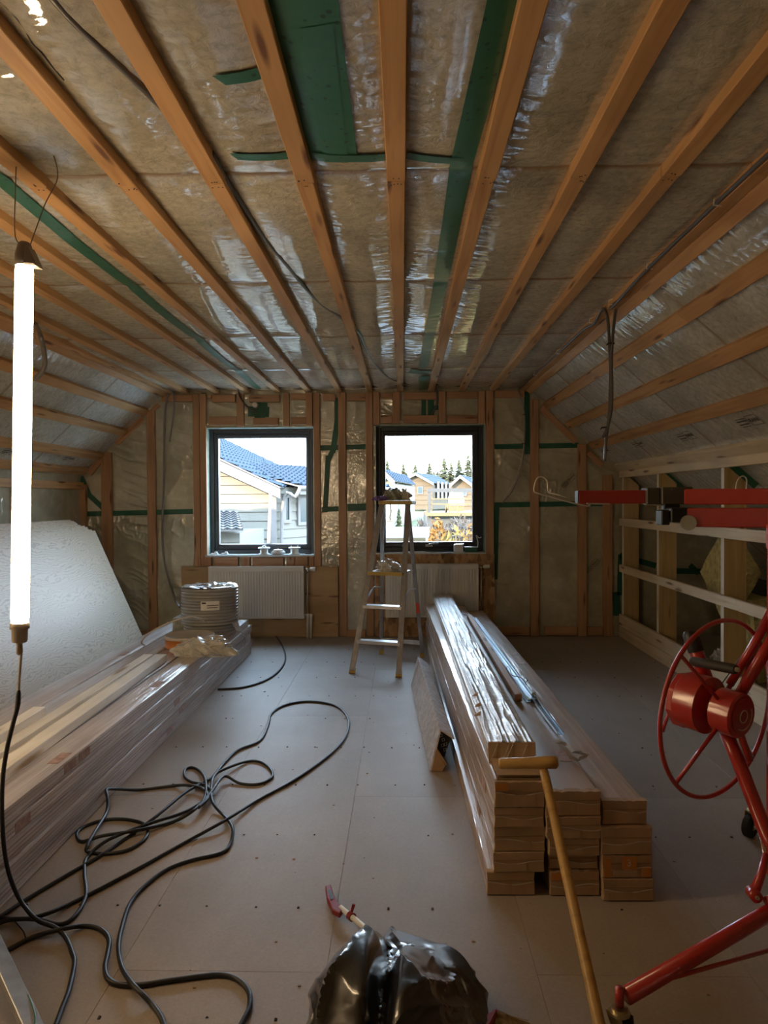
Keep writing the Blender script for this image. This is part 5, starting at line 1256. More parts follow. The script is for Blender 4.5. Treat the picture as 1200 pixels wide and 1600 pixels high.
tp_ = TLf.lerp(TRf, .5) + Vector((0, .04, 0)); tp_.z = tz
crumple('rag', 'crumpled grey-green rag heaped on the ladder top tray', 'rag', tp_ + Vector((-.01, .0, 0)), .075, .06, .06, 'crumple_grey', 3, 4, .6)
crumple('plastic_bag', 'crumpled grey plastic bag at the right end of the ladder top tray', 'bag', tp_ + Vector((.085, -.01, 0)), .05, .05, .055, 'crumple', 8, 4, .7)
crumple('glove', 'purple glove tip hanging at the left end of the ladder top tray', 'glove', tp_ + Vector((-.125, -.01, 0)), .045, .04, .022, 'purple', 21, 4, .5)
pm = (FLf.lerp(TLf, .575)).lerp(FRf.lerp(TRf, .575), .55) + Vector((0, .03, .013))
crumple('plastic_bag', 'crumpled pale plastic on the lower ladder platform', 'bag', pm, .085, .07, .065, 'crumple', 5, 4, .6)
o = cable('strap', [atY(x, y, 5.78) for x, y in ((610, 787), (611, 800), (609, 808), (610, 813))], .004, 'black', None, 4, 6); tag(o, 'black strap dangling below the ladder top tray', 'strap')

# ================================================================== RADIATORS
def radiator(label, x0, x1, y0, y1, side):
    Y = YB - .128; a = atY(x0, y0, Y); b = atY(x1, y1, Y); o = thing('radiator', label, 'radiator', ((a.x + b.x) / 2, YB - .03, b.z))
    X0, X1, Z0, Z1 = a.x, b.x, b.z, a.z; n = int((X1 - X0 - .05) / .0265)
    mb = MB(); mb.box((X0, Y + .006, Z0), (X1, Y + .018, Z1 - .012)); mb.bevel(.003); mb.build('front_panel', 'white', o)
    mb = MB(); w_ = (X1 - X0 - .05) / n
    for k in range(n):
        x = X0 + .025 + k * w_
        mb.prism([(x + .003, Y + .007, Z0 + .02), (x + w_ - .003, Y + .007, Z0 + .02), (x + w_ - .006, Y, Z0 + .026), (x + .006, Y, Z0 + .026)], (0, 0, Z1 - Z0 - .07))
    mb.build('flutes', 'white', o)
    mb = MB(); mb.box((X0 + .004, Y + .078, Z0), (X1 - .004, Y + .086, Z1 - .014)); mb.build('rear_panel', 'white', o)
    for x in (X0, X1 - .002):
        mb = MB(); mb.box((x, Y + .004, Z0 + .012), (x + .002, Y + .088, Z1)); mb.build('side_cover', 'white', o)
    mb = MB()
    for k in range(int((X1 - X0) / .02)): mb.box((X0 + .006 + k * .02, Y + .012, Z1 - .008), (X0 + .018 + k * .02, Y + .080, Z1 - .004))
    mb.box((X0, Y + .004, Z1 - .014), (X1, Y + .012, Z1)); mb.box((X0, Y + .080, Z1 - .014), (X1, Y + .088, Z1)); mb.build('top_grille', 'white', o)
    mb = MB()
    for x in (X0 + .15, X1 - .15): mb.box((x - .012, Y + .086, Z0 + .05), (x + .012, Y + .104, Z1 - .06))
    mb.build('wall_bracket', 'pipe_chrome', o)
    # valve and thermostat head at the upper right, two pipes down to the floor
    v = Vector((X1, Y + .048, Z1 - .03)); c = thing
    mb = MB(); mb.tube([v, v + Vector((.055, 0, 0))], .010, 12); mb.tube([v + Vector((.030, 0, .012)), v + Vector((.030, 0, -.03))], .010, 12); vlv = mb.build('valve', 'pipe_chrome', o, True)
    mb = MB(); mb.tube([v + Vector((.052, 0, 0)), v + Vector((.058, 0, 0)), v + Vector((.105, 0, 0)), v + Vector((.112, 0, 0))], [.012, .019, .021, .016], 16); mb.build('thermostat_head', 'white_plastic', vlv, True)
    for k, dx in enumerate((.030, .062)):
        mb = MB(); top_ = -.03 if k == 0 else -.02
        if k == 0: mb.tube([v + Vector((dx, 0, top_)), Vector((v.x + dx, v.y, .23))], .0075, 10)
        else: mb.tube(spline([Vector((X1 - .02, v.y, Z0 + .035)), Vector((v.x + .02, v.y + .0, Z0 + .035)), Vector((v.x + dx, v.y, Z0 + .02)), Vector((v.x + dx, v.y, .23))], 4), .0075, 10)
        mb.build('chrome_pipe', 'pipe_chrome', o, True)
        mb = MB(); mb.tube([Vector((v.x + dx, v.y, .24)), Vector((v.x + dx, v.y, .20)), Vector((v.x + dx - .004, v.y, .002))], [.014, .013, .011], 12); mb.build('pipe_sleeve', 'white_plastic', o, True)
    mb = MB(); mb.box((v.x + .008, v.y - .006, .222), (v.x + .085, v.y + .006, .236)); mb.box((v.x + .04, v.y, .224), (v.x + .052, YB - .022, .234)); mb.build('pipe_clamp', 'pipe_chrome', o)
    return o
radiator('white fluted panel radiator under the left window, behind the pipe coil', 325, 475, 886, 967, 1)
radiator('white fluted panel radiator under the right window, behind the ladder', 602, 748, 882, 965, 1)

# ================================================================== ON THE SILLS
def on_sill(x, w_=None): return atY(x, 866, YB + .06).x
S1 = W1[2] + .0085; S2 = W2[2] + .0085
def junction_box(label, px, z, r=.05, closed=False):
    C = Vector((on_sill(px), YB + .07, z)); o = thing('junction_box', label, 'box', C)
    T = Matrix.Translation((C.x, C.y, 0))
    mb = MB(); mb.lathe([(r * 1.15, z), (r * 1.25, z + .004), (r * 1.2, z + .008), (r * .85, z + .012), (r * .85, z + .055), (r * .8, z + .056)], 28, T); mb.build('base', 'white_plastic', o, True)
    mb = MB(); mb.lathe([(r * 1.25, z + .056), (r * 1.3, z + .060), (r * 1.3, z + .066), (r * 1.2, z + .069)], 28, T); mb.build('flange', 'white_plastic', o, True)
    mb = MB()
    if closed:
        mb.lathe([(r * .5, z + .069), (r * .45, z + .082), (r * .2, z + .086)], 20, T); mb.tube([(C.x, C.y, z + .08), (C.x + .01, C.y, z + .1), (C.x + .05, C.y, z + .105), (C.x + .09, C.y, z + .10)], .004, 8)
    else:
        for dx in (-.7, .7): mb.cyl((C.x + dx * r, C.y, z + .069), (C.x + dx * r, C.y, z + .085), .004, seg=10)
    mb.build('prongs', 'white_plastic', o, True); return o
junction_box('white round junction box with a bent tab on the left window sill', 412.5, S1, .046, True)
junction_box('white round junction box with two prongs, rightmost white item on the left window sill', 460, S1, .046)
C = Vector((on_sill(434.5), YB + .07, S1)); o = thing('ceiling_rose', 'white shallow round cover with brown middle between the two junction boxes', 'cover', C)
T = Matrix.Translation((C.x, C.y, 0)); mb = MB(); mb.lathe([(.05, S1), (.07, S1 + .008), (.072, S1 + .018), (.05, S1 + .042), (.03, S1 + .048)], 30, T); mb.build('dish', 'white_plastic', o, True)
mb = MB(); mb.lathe([(.0545, S1 + .034), (.057, S1 + .036), (.049, S1 + .044), (.045, S1 + .044)], 30, T); mb.build('brown_ring', 'card_dark', o, True)
mb = MB(); mb.cyl((C.x, C.y, S1 + .045), (C.x, C.y, S1 + .058), .006, seg=12); mb.build('stem', 'white_plastic', o)
for i, x in enumerate((335, 351)):
    x_ = on_sill(x); mb = MB(); mb.box((x_ - .034, YB + .05, S1 + .0005), (x_ + .034, YB + .09, S1 + .014)); mb.box((x_ + .0, YB + .055, S1 + .012), (x_ + .026, YB + .085, S1 + .028)); mb.bevel(.003); o = mb.build('cable_clip', 'white_plastic'); tag(o, 'small white plastic clip at the left end of the left sill, ' + ('leftmost one' if i == 0 else 'second from the left'), 'clip')
x_ = on_sill(482); mb = MB(); mb.box((x_ - .035, YB + .05, S1 + .0005), (x_ + .03, YB + .08, S1 + .014)); mb.bevel(.004); o = mb.build('tape_measure', 'black'); tag(o, 'small flat black object at the right end of the left sill', 'tool')
x0 = on_sill(717); mb = MB(); mb.box((x0 - .05, YB + .02, S2 + .0005), (x0 + .04, YB + .09, S2 + .068)); mb.prism([(x0 - .045, YB + .02, S2 + .068), (x0 + .03, YB + .02, S2 + .068), (x0 + .05, YB + .03, S2 + .08), (x0 - .05, YB + .03, S2 + .075)], (0, .05, .004)); mb.bevel(.003); o = mb.build('white_box', 'white_plastic'); tag(o, 'small white open carton on the right window sill', 'box')
x0 = on_sill(736); mb = MB(); mb.box((x0 - .06, YB + .02, S2 + .0005), (x0 + .06, YB + .08, S2 + .045)); mb.bevel(.004); o = thing('tape_roll', 'green tape roll box with white curled strip at the right end of the right sill', 'tape', (x0, YB + .05, S2)); mb.build('green_body', 'tape_dark', o)
mb = MB(); mb.prism([(x0 - .065, YB + .015, S2 + .046), (x0 + .065, YB + .015, S2 + .046), (x0 + .065, YB + .085, S2 + .046), (x0 - .065, YB + .085, S2 + .046)], (0, 0, .006)); mb.tube(spline([(x0 + .062, YB + .05, S2 + .05), (x0 + .066, YB + .05, S2 + .10), (x0 + .05, YB + .05, S2 + .165), (x0 + .075, YB + .05, S2 + .14), (x0 + .10, YB + .05, S2 + .145)], 5), .0055, 6); mb.build('white_strip', 'white_plastic', o)
h_ = thing('window_handle', 'small grey tilt handle at the bottom of the right window sash', 'handle', (atY(675, 852, FY).x, FY, atY(675, 852, FY).z))
p = atY(671, 851, FY + .01); mb = MB(); mb.tube([p, p + Vector((.0, -.02, 0)), p + Vector((.03, -.03, .012)), p + Vector((.09, -.03, .014))], [.012, .012, .009, .008], 10); mb.build('lever', 'alu', h_, True)
mb = MB(); mb.box((p.x - .04, FY - .012 + .02, p.z - .018), (p.x + .03, FY + .012, p.z + .006)); mb.build('rose', 'alu', h_)
mb = MB(); x0 = atY(614, 866, YB).x; mb.prism([(x0 + .1, YB + .0, S2 + .001), (x0 + .33, YB + .0, S2 + .001), (x0 + .30, YB + .05, S2 + .001), (x0 + .12, YB + .05, S2 + .001)], (0, 0, .005)); o = mb.build('wood_strip', 'pale'); tag(o, 'thin wooden strip lying on the right window sill', 'strip')

# ================================================================== CABLES ON WALLS AND CEILING
def wcable(label, pts, r, mat='grey_cable', name='hanging_cable', n=7, cat='cable'):
    o = cable(name, pts, r, mat, None, n, 8); tag(o, label, cat); return o
YC = YB - .03
wcable('long grey conduit dropping from the ceiling corner past the left gable to the coil', [Vector((atY(268, 606, YC).x, YC - .02, H + .03))] + [atY(x, y, YC) for x, y in ((262, 618), (258, 640), (257, 670), (256.5, 720), (255, 780), (253.5, 830), (256, 870), (264, 905), (273, 935))] + [Vector((atY(280, 950, 6.0).x, 6.0, ztopL + .13))], .0105)
wcable('short grey conduit loop hanging beside the long one in the left corner', [Vector((atY(268, 606, YC).x + .01, YC - .05, H + .03))] + [atY(x, y, YC - .03) for x, y in ((271, 620), (272, 640), (269, 662), (266, 680), (265, 690))], .0095)
# cable along the right ceiling edge with two tails tied together
ex_ = XR - .045
run = [Vector((XR - .058, y, H - .012)) for y in (.9, 1.6, 2.3, 3.0, 3.55)]
tY = 4.05
wcable('dark cable running along the right ceiling edge and dropping as a tied tail', [Vector((XR - .062, .6, H + .012)), Vector((XR - .066, 1.6, H + .004)), Vector((XR - .062, 2.6, H + .010)), Vector((XR - .068, 3.3, H + .0)), Vector((XR - .055, 3.92, H - .015))] + [atY(x, y, 4.0) for x, y in ((963, 470), (960, 500), (957, 530), (955.5, 560), (956, 600), (955, 640), (950, 665), (944, 680), (941, 683))], .0085, 'conduit')
wcable('second dark tail tied to the first, longest one hanging from the right ceiling edge', [Vector((XR - .06, YB - .06, H + .01)), Vector((XR - .062, 6.1, H + .012)), Vector((XR - .062, 5.2, H + .005)), Vector((XR - .06, 4.5, H + .004)), Vector((XR - .055, 4.28, H - .012))] + [atY(x, y, 4.02) for x, y in ((941, 483), (948, 492), (951, 515), (952.5, 545), (954, 580), (953, 620), (951, 655), (947, 685), (945, 720))], .0085, 'conduit')
for (x, y) in ((954.5, 537), (945, 668)):
    p = atY(x, y, 4.01); mb = MB(); mb.tube([p + Vector((.018 * math.cos(a_), .014 * math.sin(a_), 0)) for a_ in np.linspace(0, 2 * math.pi, 12, endpoint=False)], .004, 6, closed=True); mb.tube([p + Vector((-.016, -.01, 0)), p + Vector((-.03, -.02, -.012))], .003, 6); o = mb.build('cable_tie', 'black'); tag(o, 'black cable tie ' + ('high up on the hanging dark tails' if y < 600 else 'low down on the hanging dark tails'), 'cable tie')
for y in (2.6, 3.3, 3.9, 4.3, 5.2, 6.1):
    mb = MB(); mb.tube([(XR - .052, y, H + .03), (XR - .075, y, H + .02), (XR - .078, y, H - .002), (XR - .05, y, H - .004)], .003, 6); o = mb.build('cable_staple', 'white_plastic'); tag(o, 'small white cable staple at the right ceiling edge, ' + {2.6: 'nearest the camera', 3.3: 'second nearest the camera', 3.9: 'just before the first hanging tail', 4.3: 'at the second hanging tail', 5.2: 'second farthest', 6.1: 'farthest, near the window wall'}[y], 'clip', 'white staples along the right ceiling edge')
# ceiling conduits
def zc(x, y, z=H + .03): return atZ(x, y, z)
wcable('thick dark conduit slanting across the upper left ceiling bay', [zc(40, -60), zc(100, 15), zc(160, 75), zc(205, 118), zc(245, 158), zc(262, 175)], .0115, 'conduit')
wcable('dark conduit curving along the ceiling from the battens towards the window wall', [zc(330, 238), zc(352, 280), zc(372, 310), zc(395, 345), zc(420, 380), zc(450, 415), zc(478, 450), zc(505, 477), zc(530, 494), zc(560, 520), zc(572, 545), zc(590, 573), zc(612, 592), zc(640, 600)], .0105, 'conduit')
wcable('pair of dark cables lying along the window wall at the ceiling, upper one', [Vector((x, YB - .10, H + .033 - .004 * abs(math.sin(x * 4)))) for x in np.linspace(-2.2, 1.0, 14)], .006, 'conduit')
wcable('pair of dark cables lying along the window wall at the ceiling, lower one', [Vector((x, YB - .16 - .05 * math.sin(x * 1.3), H + .030)) for x in np.linspace(-1.9, .5, 14)], .005, 'conduit')
wcable('dark conduit looping down beside the top of the work light', [zc(55, 505, H + .03), atY(62, 520, 3.6), atY(68, 545, 3.6), atY(70, 570, 3.6), atY(62, 586, 3.6), atY(52, 592, 3.62)], .012, 'conduit')
wcable('dark cable dropping from the ceiling above the middle of the left window', [zc(372, 604), atY(374, 617, YB - .03), atY(380, 628, YB - .02), atY(392, 640, YB + .02), atY(402, 643, YB + .03)], .008, 'conduit')
wcable('dark cable dropping from the ceiling above the right window', [zc(682, 600), atY(683, 612, YB - .03), atY(683, 630, YB - .02), atY(679, 640, YB + .02), atY(674, 648, YB + .035)], .009, 'conduit')
cb2 = [zc(790, 598)] + [atY(x, y, YB - .04) for x, y in ((806, 605), (814, 622), (819, 645), (820, 670), (819, 695), (818, 710), (815, 730), (808, 750), (800, 768), (790, 780), (785, 786))]
wcable('grey cable bundle arching down right of the right window, ending in frayed wires', cb2, .006, 'grey_cable')
wcable('thin white wire hanging beside the grey bundle right of the right window', [atY(x, y, YB - .05) for x, y in ((818.5, 690), (817.5, 703), (813, 725), (806, 748), (797, 764), (788, 778))], .003, 'white_cable')
p = atY(819, 648, YB - .04)
for q in ((819.5, 648), (818.5, 693)):
    p = atY(*q, YB - .045); mb = MB(); mb.tube([p + Vector((.016 * math.cos(a_), .012 * math.sin(a_), 0)) for a_ in np.linspace(0, 2 * math.pi, 10, endpoint=False)], .004, 6, closed=True); o = mb.build('cable_tie', 'black'); tag(o, 'black cable tie ' + ('upper' if q[1] < 660 else 'lower') + ' on the grey bundle right of the right window', 'cable tie')
mb = MB(); p = atY(399, 633, YB + .01); mb.cyl(p + Vector((0, -.03, 0)), p + Vector((0, .03, 0)), .026, .03, 14); o = mb.build('pipe_stub', 'white_cable'); tag(o, 'pale pipe stub poking from the green tape above the left window', 'pipe')
wcable('thin black wire lying along the second ceiling batten from the left', [zc(0, 2), zc(20, 22), zc(38, 45), zc(50, 67), zc(66, 84), zc(85, 108), zc(100, 125)], .002, 'black')

# ================================================================== RIGHT EAVE: insulation
def batt(label, P, size, rotz, tilt, seed, rx=0):
    o = thing('insulation_batt', label, 'insulation', P)
    b_ = bmesh.new(); bmesh.ops.create_cube(b_, size=1.0); bmesh.ops.subdivide_edges(b_, edges=b_.edges[:], cuts=10, use_grid_fill=True)
    rt = Euler((rx, tilt, rotz)).to_matrix()
    rnd = random.Random(seed)
    for v in b_.verts:
        n_ = .007 * (float(vn(v.co.x * 9 + seed, v.co.y * 9 + v.co.z * 7, seed)) - .5) * 2
        c = Vector((v.co.x * size[0], v.co.y * size[1], v.co.z * size[2])); c += v.co.normalized() * n_; c.z += .05 * math.sin(v.co.x * 3) * size[0]
        v.co = Vector(P) + rt @ c
    me = bpy.data.meshes.new('batt'); b_.to_mesh(me); b_.free(); me.materials.append(M['wool']); ob = bpy.data.objects.new('batt', me); COL.objects.link(ob); autosmooth(ob, 60); attach(ob, o); return o
b1 = batt('yellow mineral wool batt standing tilted behind the middle rail between the right studs', Vector((2.46, 5.42, .78)), (.10, .50, .46), R(4), R(6), 3, R(38))
b1b = batt('thin folded flap of yellow mineral wool lying on the tilted batt', Vector((2.60, 5.36, .31)), (.12, .36, .60), R(0), R(-3), 5, R(0))
b2 = batt('tall yellow mineral wool batt leaning behind the nearer right stud', Vector((2.56, 4.33, .54)), (.15, .46, 1.04), R(8), R(4), 9)
crumple('film_bundle', 'clear film glinting at the foot of the yellow wool between the right studs', 'film', Vector((2.40, 5.35, .005)), .08, .14, .13, 'crumple', 31, 5, .3)

# ================================================================== PANEL HOIST (red)
J = atY(1216, 1400, 2.02)
hoist = thing('panel_hoist', 'red steel panel hoist with spoked winch wheel at the right edge', 'hoist', (J.x, J.y, 0))
def hp(x, y, d): return atY(x, y, d)
def htube(nm, pts, r, mat='red', seg=14, sm=True):
    mb = MB(); mb.tube(pts, r, seg); return mb.build(nm, mat, hoist, sm)
def hbar(nm, a, b, w_, h_, mat='red', up=(0, 0, 1)): return beam(nm, a, b, w_, h_, mat, hoist, up, .003)
# mast
mx_, my_ = hp(1222, 800, 2.15).x, 2.15
hbar('mast', (mx_, my_, .20), (mx_, my_, 1.31), .06, .06, 'red', (0, 1, 0))
# head and the horizontal arms
A1 = hp(901.5, 777, 2.36); A2 = hp(1070, 777, 2.36)
zA = A1.z
hbar('arm_tube', Vector((A1.x, 2.36, zA)), Vector((hp(1030, 777, 2.36).x, 2.36, zA)), .044, .044, 'red_bright')
mb = MB(); e = Vector((A1.x - .001, 2.36, zA)); 
hbar('end_plug', Vector((A1.x - .002, 2.36, zA)), Vector((A1.x + .0, 2.36, zA)), .043, .043, 'black')
c0_, c1_, c2_ = hp(1008, 774, 2.34).x, hp(1029, 774, 2.34).x, hp(1078, 774, 2.34).x
hbar('clamp_sleeve', Vector((c0_, 2.352, zA + .003)), Vector((c1_, 2.352, zA + .003)), .056, .054, 'clamp')
hbar('clamp_block', Vector((c1_ + .002, 2.345, zA + .003)), Vector((c2_, 2.345, zA + .003)), .062, .056, 'clamp')
hbar('arm_tube', Vector((c2_ - .02, 2.33, zA - .001)), Vector((hp(1215, 778, 2.16).x + .25, 2.10, zA - .001)), .05, .050, 'red_bright')
lz = hp(1100, 808, 2.3).z
hbar('head_beam', Vector((hp(1068, 808, 2.3).x, 2.30, lz)), Vector((mx_ + .35, 2.06, lz)), .06, .060, 'red')
hbar('head_plug', Vector((hp(1029, 808, 2.3).x, 2.30, lz - .0)), Vector((hp(1042, 808, 2.3).x, 2.30, lz)), .052, .048, 'black')
hbar('head_plug', Vector((hp(1043, 800, 2.3).x, 2.30, lz + .008)), Vector((hp(1077, 800, 2.3).x, 2.30, lz + .008)), .064, .046, 'black')
hbar('pivot_block', Vector((hp(1035, 790, 2.33).x, 2.33, lz + .038)), Vector((hp(1060, 790, 2.33).x, 2.33, lz + .038)), .03, .026, 'black')
kn = hp(1075.5, 817, 2.26); htube('lock_knob', [kn + Vector((-.001, -.005, 0)), kn + Vector((.001, .005, 0))], .024, 'brass', 24, False)
htube('lock_bolt', [kn, kn + Vector((.0, .03, 0))], .004, 'brass')
hbar('mast_top', (mx_ - .004, my_ - .01, zA - .16), (mx_ - .004, my_ - .01, zA - .085), .066, .066, 'red_bright', (0, 1, 0))
# wire hooks
hk = [hp(x, y, d) for x, y, d in ((885, 777, 2.32), (872, 773, 2.32), (858, 769.5, 2.33), (856, 765, 2.33), (855, 752, 2.33), (850, 746, 2.33), (844, 745, 2.33), (839, 748, 2.33), (835.5, 757, 2.33), (834.3, 766, 2.33), (838, 770, 2.33), (860, 776, 2.33), (890, 784.5, 2.33), (916, 790.5, 2.33), (922, 789, 2.33), (917, 786.5, 2.33), (925, 787, 2.335), (953, 787.5, 2.335))]
mb = MB(); mb.tube(spline(hk, 4), .0024, 7); mb.build('wire_hook', 'wire', hoist, True)
hk = [hp(x, y, 2.22) for x, y in ((1150, 764), (1151, 755), (1155, 747), (1161, 744), (1166, 748), (1167, 756), (1166, 764))]
mb = MB(); mb.tube(spline(hk, 4), .0022, 7); mb.build('wire_hook', 'wire', hoist, True)
mb = MB(); mb.tube([hp(1008, 788, 2.33), hp(1035, 789.5, 2.33)], .0022, 7); mb.build('wire_hook', 'wire', hoist)
# winch wheel
wc = hp(1122, 1107, 2.14); 
nW = Vector((.54, -.84, -.05)).normalized(); upW = Vector((.09, .0, 1)); upW = (upW - nW * upW.dot(nW)).normalized(); sW = nW.cross(upW).normalized()
RW = 138 * 2.14 / F_PX
def wp(a, r, off=0.): return wc + (upW * math.cos(a) + sW * math.sin(a)) * r + nW * off
mb = MB(); mb.tube([wp(2 * math.pi * k / 64, RW) for k in range(64)], .0068, 10, closed=True); rim_ = mb.build('wheel_rim', 'red', hoist, True)
hub = wc + nW * .02
for a_ in (R(50), R(140), R(230), R(317)):
    mb = MB(); mb.tube([wp(a_, RW, 0), wp(a_, .055, .028)], .006, 8); mb.build('spoke', 'red', rim_, True)
mb = MB(); h0 = wc + nW * .005
mb.tube([h0, h0 + nW * .004, h0 + nW * .066, h0 + nW * .072], [.06, .066, .066, .060], 32); hubo = autosmooth(mb.build('hub_drum', 'red', hoist), 35)
f0 = h0 + nW * .0722
mb = MB(); mb.tube([f0, f0 + nW * .003], .052, 30); autosmooth(mb.build('hub_plate', 'red', hubo), 35)
mb = MB()
for r_2 in (.018,):
    mb.tube([f0 + nW * .004 + (upW * math.cos(t) + sW * math.sin(t)) * r_2 for t in np.linspace(0, 2 * math.pi, 20, endpoint=False)], .0015, 5, closed=True)
mb.tube([f0 + nW * .004 + (upW * math.cos(t) + sW * math.sin(t)) * .04 for t in np.linspace(R(150), R(300), 14)], .0015, 5)
mb.build('hub_emblem', 'brass', hubo)
mb = MB(); mb.tube([h0 - nW * .03, h0 + nW * .006], .022, 16); mb.build('axle', 'brass', hoist, True)
g0_ = h0 - nW * .028
mb = MB(); mb.tube([g0_, g0_ - nW * .005, g0_ - nW * .075, g0_ - nW * .085], [.076, .086, .086, .076], 32); autosmooth(mb.build('rear_drum', 'red', hoist), 35)
mb = MB(); q = g0_ - nW * .060; mb.prism([q + (upW * math.cos(t_) * (1.12 if math.cos(t_) < 0 else 1.0) + sW * math.sin(t_)) * .082 for t_ in np.linspace(R(22.5), R(382.5), 9)[:-1]], -nW * .045); mb.bevel(.004); mb.build('winch_housing', 'red', hoist)
# handle
ha = wp(R(298), RW, .0); ha = hp(1081, 1033, 2.24)
hb = ha + nW * .0 + (hp(1150, 1046, 2.10) - ha)
mb = MB(); d = (hb - ha); mb.tube([ha - d * .04, hb + d * .06], .007, 12); mb.build('handle_pin', 'brass', hoist, True)
mb = MB(); mb.tube([ha, ha + d * .04, ha + d * .96, hb], [.012, .0145, .0155, .013], 16); autosmooth(mb.build('handle_grip', 'black_soft', hoist), 40)
# inclined tube with black cap, running down past the winch to the foot joint
c_top = hp(1079, 992, 2.32); c_mid = hp(1108, 1075, 2.28); c_bot = hp(1152, 1180, 2.16)
htube('inclined_tube', [c_top, c_mid], .022); mb = MB(); dd = (c_top - c_mid).normalized(); mb.tube([c_top - dd * .055, c_top - dd * .03, c_top + dd * .004, c_top + dd * .014], [.025, .0265, .025, .016], 18); autosmooth(mb.build('tube_cap', 'black', hoist), 40)
htube('lower_tube', [hp(1128, 1130, 2.2), hp(1152, 1185, 2.16), hp(1198, 1305, 2.08), J + Vector((0, 0, .12))], .0205)
htube('lower_tube_inner', [hp(1145, 1110, 2.18), hp(1172, 1190, 2.13)], .010)
for a_, b_2, r_3 in (((1140, 1070, 2.2), (1215, 945, 2.18), .0125), ((1152, 1092, 2.16), (1225, 968, 2.15), .017), ((1135, 1082, 2.23), (1210, 940, 2.2), .008)):
    htube('brace_tube', [hp(*a_), hp(*b_2)], r_3)
mb = MB(); mb.tube([hp(1128, 1068, 2.25), hp(1170, 1010, 2.24), hp(1205, 958, 2.2)], .0017, 6); mb.build('lift_cable', 'black', hoist, True)
htube('lock_lever', [hp(1050, 1100, 2.3), hp(1042, 1122, 2.3), hp(1035, 1143, 2.3)], .0055)
# foot joint, legs
htube('joint_link', [hp(1197, 1335, 2.03), hp(1190, 1365, 2.0), hp(1178, 1395, 1.98)], [.010, .011, .014])
jl = hp(1178, 1397, 1.97); mb = MB(); mb.tube([jl + Vector((0, -.018, 0)), jl + Vector((0, .018, 0))], .016, 16); mb.build('joint_eye', 'red', hoist, True)
mb = MB(); mb.tube([jl + Vector((0, -.022, 0)), jl + Vector((0, .022, 0))], .006, 6); mb.build('bolt', 'brass', hoist)
F1 = hp(972, 1556, 1.72); L1 = hp(1215, 1418, 1.96)
htube('leg', [F1 + Vector((.01, 0, .0)), L1, Vector((mx_, my_, .22))], .0205, seg=16)
vt = hp(968, 1543, 1.72); vb_ = Vector((vt.x, vt.y, .115)); 
mb = MB(); mb.tube([vb_, vt], .0105, 14); mb.tube([vt + Vector((0, 0, .0003)), vt + Vector((0, 0, .0012))], .007, 12); mb.build('leg_stem', 'red', hoist, True)
htube('leg_brace', [vb_ + Vector((.01, 0, .035)), hp(1215, 1481, 1.9)], .0055)
htube('leg_brace', [hp(1198, 1408, 1.95), hp(1215, 1402, 1.97)], .012)
def caster(P, rot=0., lab=None):
    """swivel wheel standing on the floor under P"""
    d = Vector((math.cos(rot), math.sin(rot), 0)); s = Vector((-d.y, d.x, 0)); c = Vector((P.x, P.y, .045)) + d * .022
    mb = MB(); mb.tube([c - s * .013, c - s * .011, c + s * .011, c + s * .013], [.040, .0445, .0445, .040], 28); wh_ = mb; mb = MB()
    for k in (-1, 1):
        a = c + s * .018 * k; mb.prism([a + Vector((0, 0, -.008)) - d * .012, a + Vector((0, 0, -.008)) + d * .012, Vector((P.x, P.y, .1)) + s * .018 * k + d * .025, Vector((P.x, P.y, .1)) + s * .018 * k - d * .025], s * .003 * k)
    mb.tube([Vector((P.x, P.y, .098)), Vector((P.x, P.y, .104))], .026, 20); mb.tube([c - s * .022, c + s * .022], .006, 8); mb.tube([Vector((P.x, P.y, .104)), Vector((P.x, P.y, .112))], .019, 20); fk_ = mb.build('caster_fork', 'brass', hoist); autosmooth(wh_.build('caster_wheel', 'rubber', fk_), 40)
caster(vb_, R(-60))
cr_ = atZ(1172, 1288, .045); cr_ = Vector((cr_.x, cr_.y, 0)); caster(Vector((cr_.x + .012, cr_.y, 0)), R(215))
p2 = Vector((cr_.x + .012, cr_.y, .104))
mb = MB(); mb.tube([p2, p2 + Vector((0, 0, .035))], .008, 10); mb.build('caster_pin', 'brass', hoist, True)
htube('leg', [p2 + Vector((0, 0, .035)), Vector((mx_ + .02, my_, .24))], .0185)
p3_ = Vector((mx_ + .55, my_ - .45, .104)); caster(p3_, R(30)); htube('leg', [p3_ + Vector((0, 0, .03)), Vector((mx_ + .02, my_, .24))], .0185)
mb = MB(); mb.tube([hp(1181, 1268, 2.30), hp(1196, 1348, 2.1)], .004, 8); mb.build('leg_edge_line', 'pipe_chrome', hoist, True)  # bright edge of the rear leg, put in as a thin chrome tube

# ================================================================== T-HANDLE POLE
gz = .478
gt = atY(849, 1196, 2.36); ft_ = atZ(957, 1700, .0)
pole = thing('pole', 'varnished wooden pole with T grip propped against the near end of the right stack', 'pole', ft_)
mb = MB(); n = 14
mb.tube([ft_.lerp(gt + Vector((0, 0, -.008)), k / n) + Vector((0, 0, .008 * (1 - k / n))) for k in range(n + 1)], [.0150 + .0015 * math.sin(k) * .2 for k in range(n + 1)], 16); mb.build('shaft', 'handle_wood', pole, True)
gL_, gR_ = atY(779, 1193, 2.375), atY(872, 1191, 2.345)
mb = MB(); mb.tube([gL_, gL_.lerp(gR_, .04), gL_.lerp(gR_, .45), gL_.lerp(gR_, .8), gL_.lerp(gR_, .96), gR_], [.014, .0175, .0185, .021, .021, .013], 18); o = mb.build('grip', 'handle_wood', pole, True)

